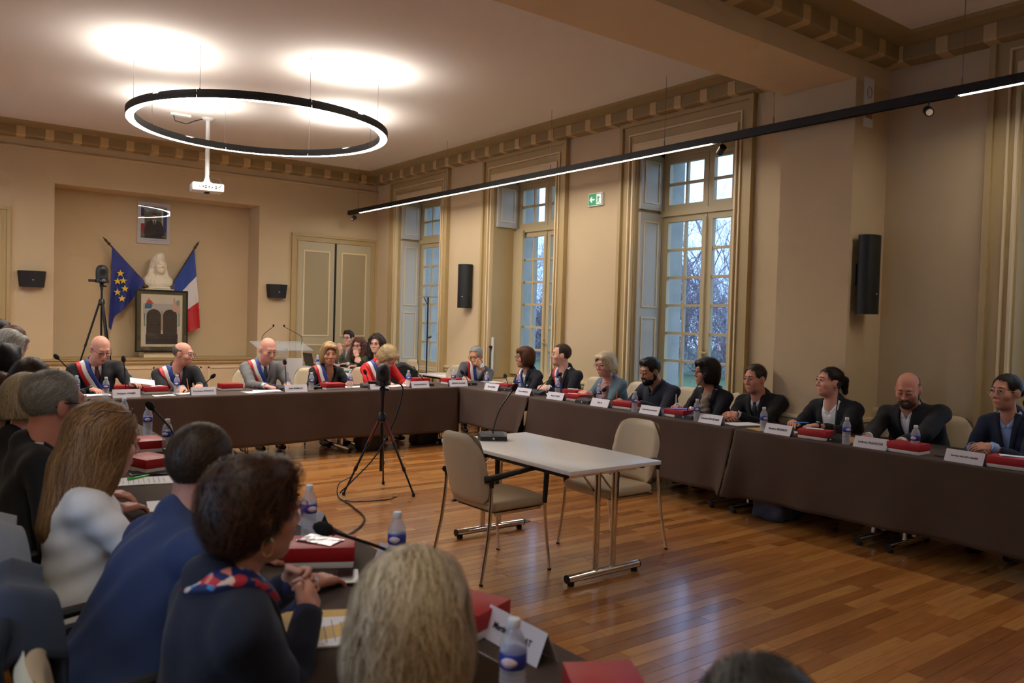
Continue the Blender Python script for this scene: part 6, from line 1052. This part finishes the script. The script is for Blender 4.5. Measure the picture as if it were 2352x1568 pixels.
# ================================================================ back area: lectern, clerks' table, stand, radiators
ACR = glassmat('acrylic', (.90, .93, .95), body=.12, bodycol=(220, 226, 230)); lc = empty('lectern', (4.10, 10.6, 0), 0, 'clear acrylic lectern behind the speaker', 'lectern'); MB().box(-.01, .01, -.2, .2, 0, 1.16).build('upright', ACR, lc); MB().box(-.37, .37, -.22, .22, 0, 1, xf=T3((0, 0, 1.18)) @ RX(R(14)) @ Matrix.Diagonal((1, 1, .012, 1))).build('desk', ACR, lc); MB().box(-.3, .3, -.22, .22, 0, .02).build('foot', ACR, lc); MB().box(.16, .4, .22, .235, .5, 1.0).build('white_board', WHITE, lc)
for x0, x1 in ((-.25, -.10), (.36, .05)): MB().tube(catmull([(x0 * .9, .1, 1.2), (x0 * .85 + x1 * .15, .1, 1.32), (x1, .05, 1.45)], 6), .004, 6).build('gooseneck', BLACKG, lc, True); MB().tube([(x1, .05, 1.45), (x1 * 1.02, .045, 1.475)], [.01, .014], 10).build('windscreen', M('foam_black'), lc, True)
st = make_table('side_table', 2.6, .62, .74); st.location = (5.62, 11.75, 0); tag(st, 'white side table of the three clerks', 'table'); s2 = copy_tree(st, None, (6.84, 10.55, 0), 0); s2.scale = (1, .35, 1); s2['label'] = 'small white side table behind the corner sitter'; s3 = copy_tree(st, None, (.60, 10.2, 0), R(90)); s3.scale = (1, .6, 1); s3['label'] = 'white side table at the far left behind the row'
def laptop(x, y, z, rz, label, col=(40, 40, 44)):
    e_ = empty('laptop', (x, y, z), R(rz), label, 'laptop'); mt = M('laptop_%d' % col[0], col, .4); MB().rbox(-.16, .16, -.11, .11, 0, .016, .004).build('base', mt, e_, 40); MB().rbox(-.16, .16, -.004, .004, 0, .215, .003, T3((0, .112, .014)) @ RX(R(-14))).build('screen_lid', mt, e_, 40); MB().box(-.15, .15, -.0062, -.004, .012, .205, T3((0, .112, .014)) @ RX(R(-14))).build('screen', M('screen_off', (30, 34, 44), .2), e_)
laptop(5.62, 12.95, .742, 95, 'dark laptop left of the clerks'); laptop(5.62, 12.2, .742, 85, 'grey laptop in front of the olive blouse', (120, 118, 116)); laptop(.86, 9.3, TZ, -60, 'dark laptop at the far left corner')
o = copy_tree(b0, None, (5.52, 11.9, .742), 0); o['label'] = 'small water bottle with blue label on the clerks table'; o = copy_tree(b0, None, (5.50, 12.6, .742), 0); o['label'] = 'small water bottle with blue label beside the dark laptop of the clerks'
sheet(5.58, 11.35, .742, 85, .25, .34, 'grey folders on the clerks table', M('folder_grey', (90, 92, 98), .6)); sheet(5.60, 11.55, .748, 80, .2, .28, 'green folder on the clerks table', M('folder_green', (50, 130, 70), .6)); sheet(6.9, 10.35, .742, 80, .25, .35, 'papers with violet print on the small side table')
ms = empty('lamp_stand', (6.6, 10.9, 0), 0, 'thin black stand with a small shelf before the first window', 'stand'); MB().tube([(0, 0, .05), (0, 0, 1.95)], .012, 8).build('pole', BLACK, ms, True)
for k in range(3): a = k * 2.094 + .4; MB().tube([(0, 0, .42), (.34 * math.cos(a), .34 * math.sin(a), .01)], .010, 8).build('leg', BLACK, ms, True)
MB().box(-.12, .12, -.1, .1, 1.95, 1.965).build('shelf', M('shelf_grey', (150, 140, 140), .5), ms); MB().tube([(-.08, 0, 1.95), (0, 0, 1.82)], .006, 6).tube([(0, 0, 1.3), (.06, -.03, 1.33)], .016, 8).build('clamp', BLACK, ms, True)
for i, c in enumerate(WINS[:3]):
    rd = empty('radiator', (XW + .10, c, 0), 0, 'cream radiator casing under window %s' % ('one', 'two', 'three')[i], 'radiator'); MB().rbox(-.09, .09, -.5, .5, .08, .62, .01).build('casing', TRIML, rd, 40); MB().box(-.10, .11, -.52, .52, .62, .645).build('top', WHITE, rd)
    for k in range(6): MB().box(-.094, -.09, -.45, .45, .5 + k * .015, .506 + k * .015).build('grille_slot', DARKG, rd)
    for s in (-1, 1): MB().box(-.03, .03, s * .42 - .02, s * .42 + .02, 0, .08).build('foot', TRIML, rd)
so_ = empty('wall_outlet', (XW + .02, 10.05, 1.15), 0, 'white socket strip with plug and cable inside the second window bay', 'socket'); MB().rbox(0, .03, -.0, .045, -.35, .2, .004).build('strip', WHITE, so_); MB().tube([(0, .02, .05), (-.03, .02, 0), (-.02, .02, -.5), (-.01, .03, -1.1)], .007, 6).build('cable', BLACK, so_, True); MB().box(-.03, .0, .0, .05, .03, .07).build('plug', BLACK, so_)
# bags under the tables
def bag(x, y, sx, sy, sz, col, label, strap=True):
    e_ = empty('bag', (x, y, 0), 0, label, 'bag'); F = Field().bx((0, 0, sz / 2), (sx / 2, sy / 2, sz / 2), None, .05, k=.03).ell((0, 0, sz * .75), (sx * .45, sy * .45, sz * .32), k=.05); F.cut(lambda P, D: np.maximum(D, .002 - P[..., 2])); np_mesh('body', [F.mesh(.018, .01, 22, int(x * 10))], fabric('bag_%d_%d_%d' % col, col, .6), e_)
    if strap: MB().tube(catmull([(-sx * .3, 0, sz * .9), (-sx * .2, -.05, sz * 1.08), (sx * .2, -.05, sz * 1.08), (sx * .3, 0, sz * .9)], 6), .012, 8).build('strap', M('bag_strap', (20, 20, 22), .5), e_, True)
bag(4.50, 8.72, .32, .2, .26, (22, 22, 25), 'black handbag on the floor under the head table'); bag(5.34, 8.84, .34, .22, .36, (16, 16, 18), 'black upright bag under the head table by the corner'); bag(5.98, 4.02, .36, .3, .22, (62, 78, 104), 'blue-grey plastic bag under the window-side table', False)
pt_ = empty('floor_patch', (4.02, 5.05, .001), R(10), 'small dark floor plate set in the boards', 'plate'); MB().box(-.05, .05, -.03, .03, 0, .003).build('plate', M('plate_green', (60, 66, 54), .5), pt_); MB().box(-.02, .02, -.004, .004, .003, .0036).build('slot', BLACK, pt_)
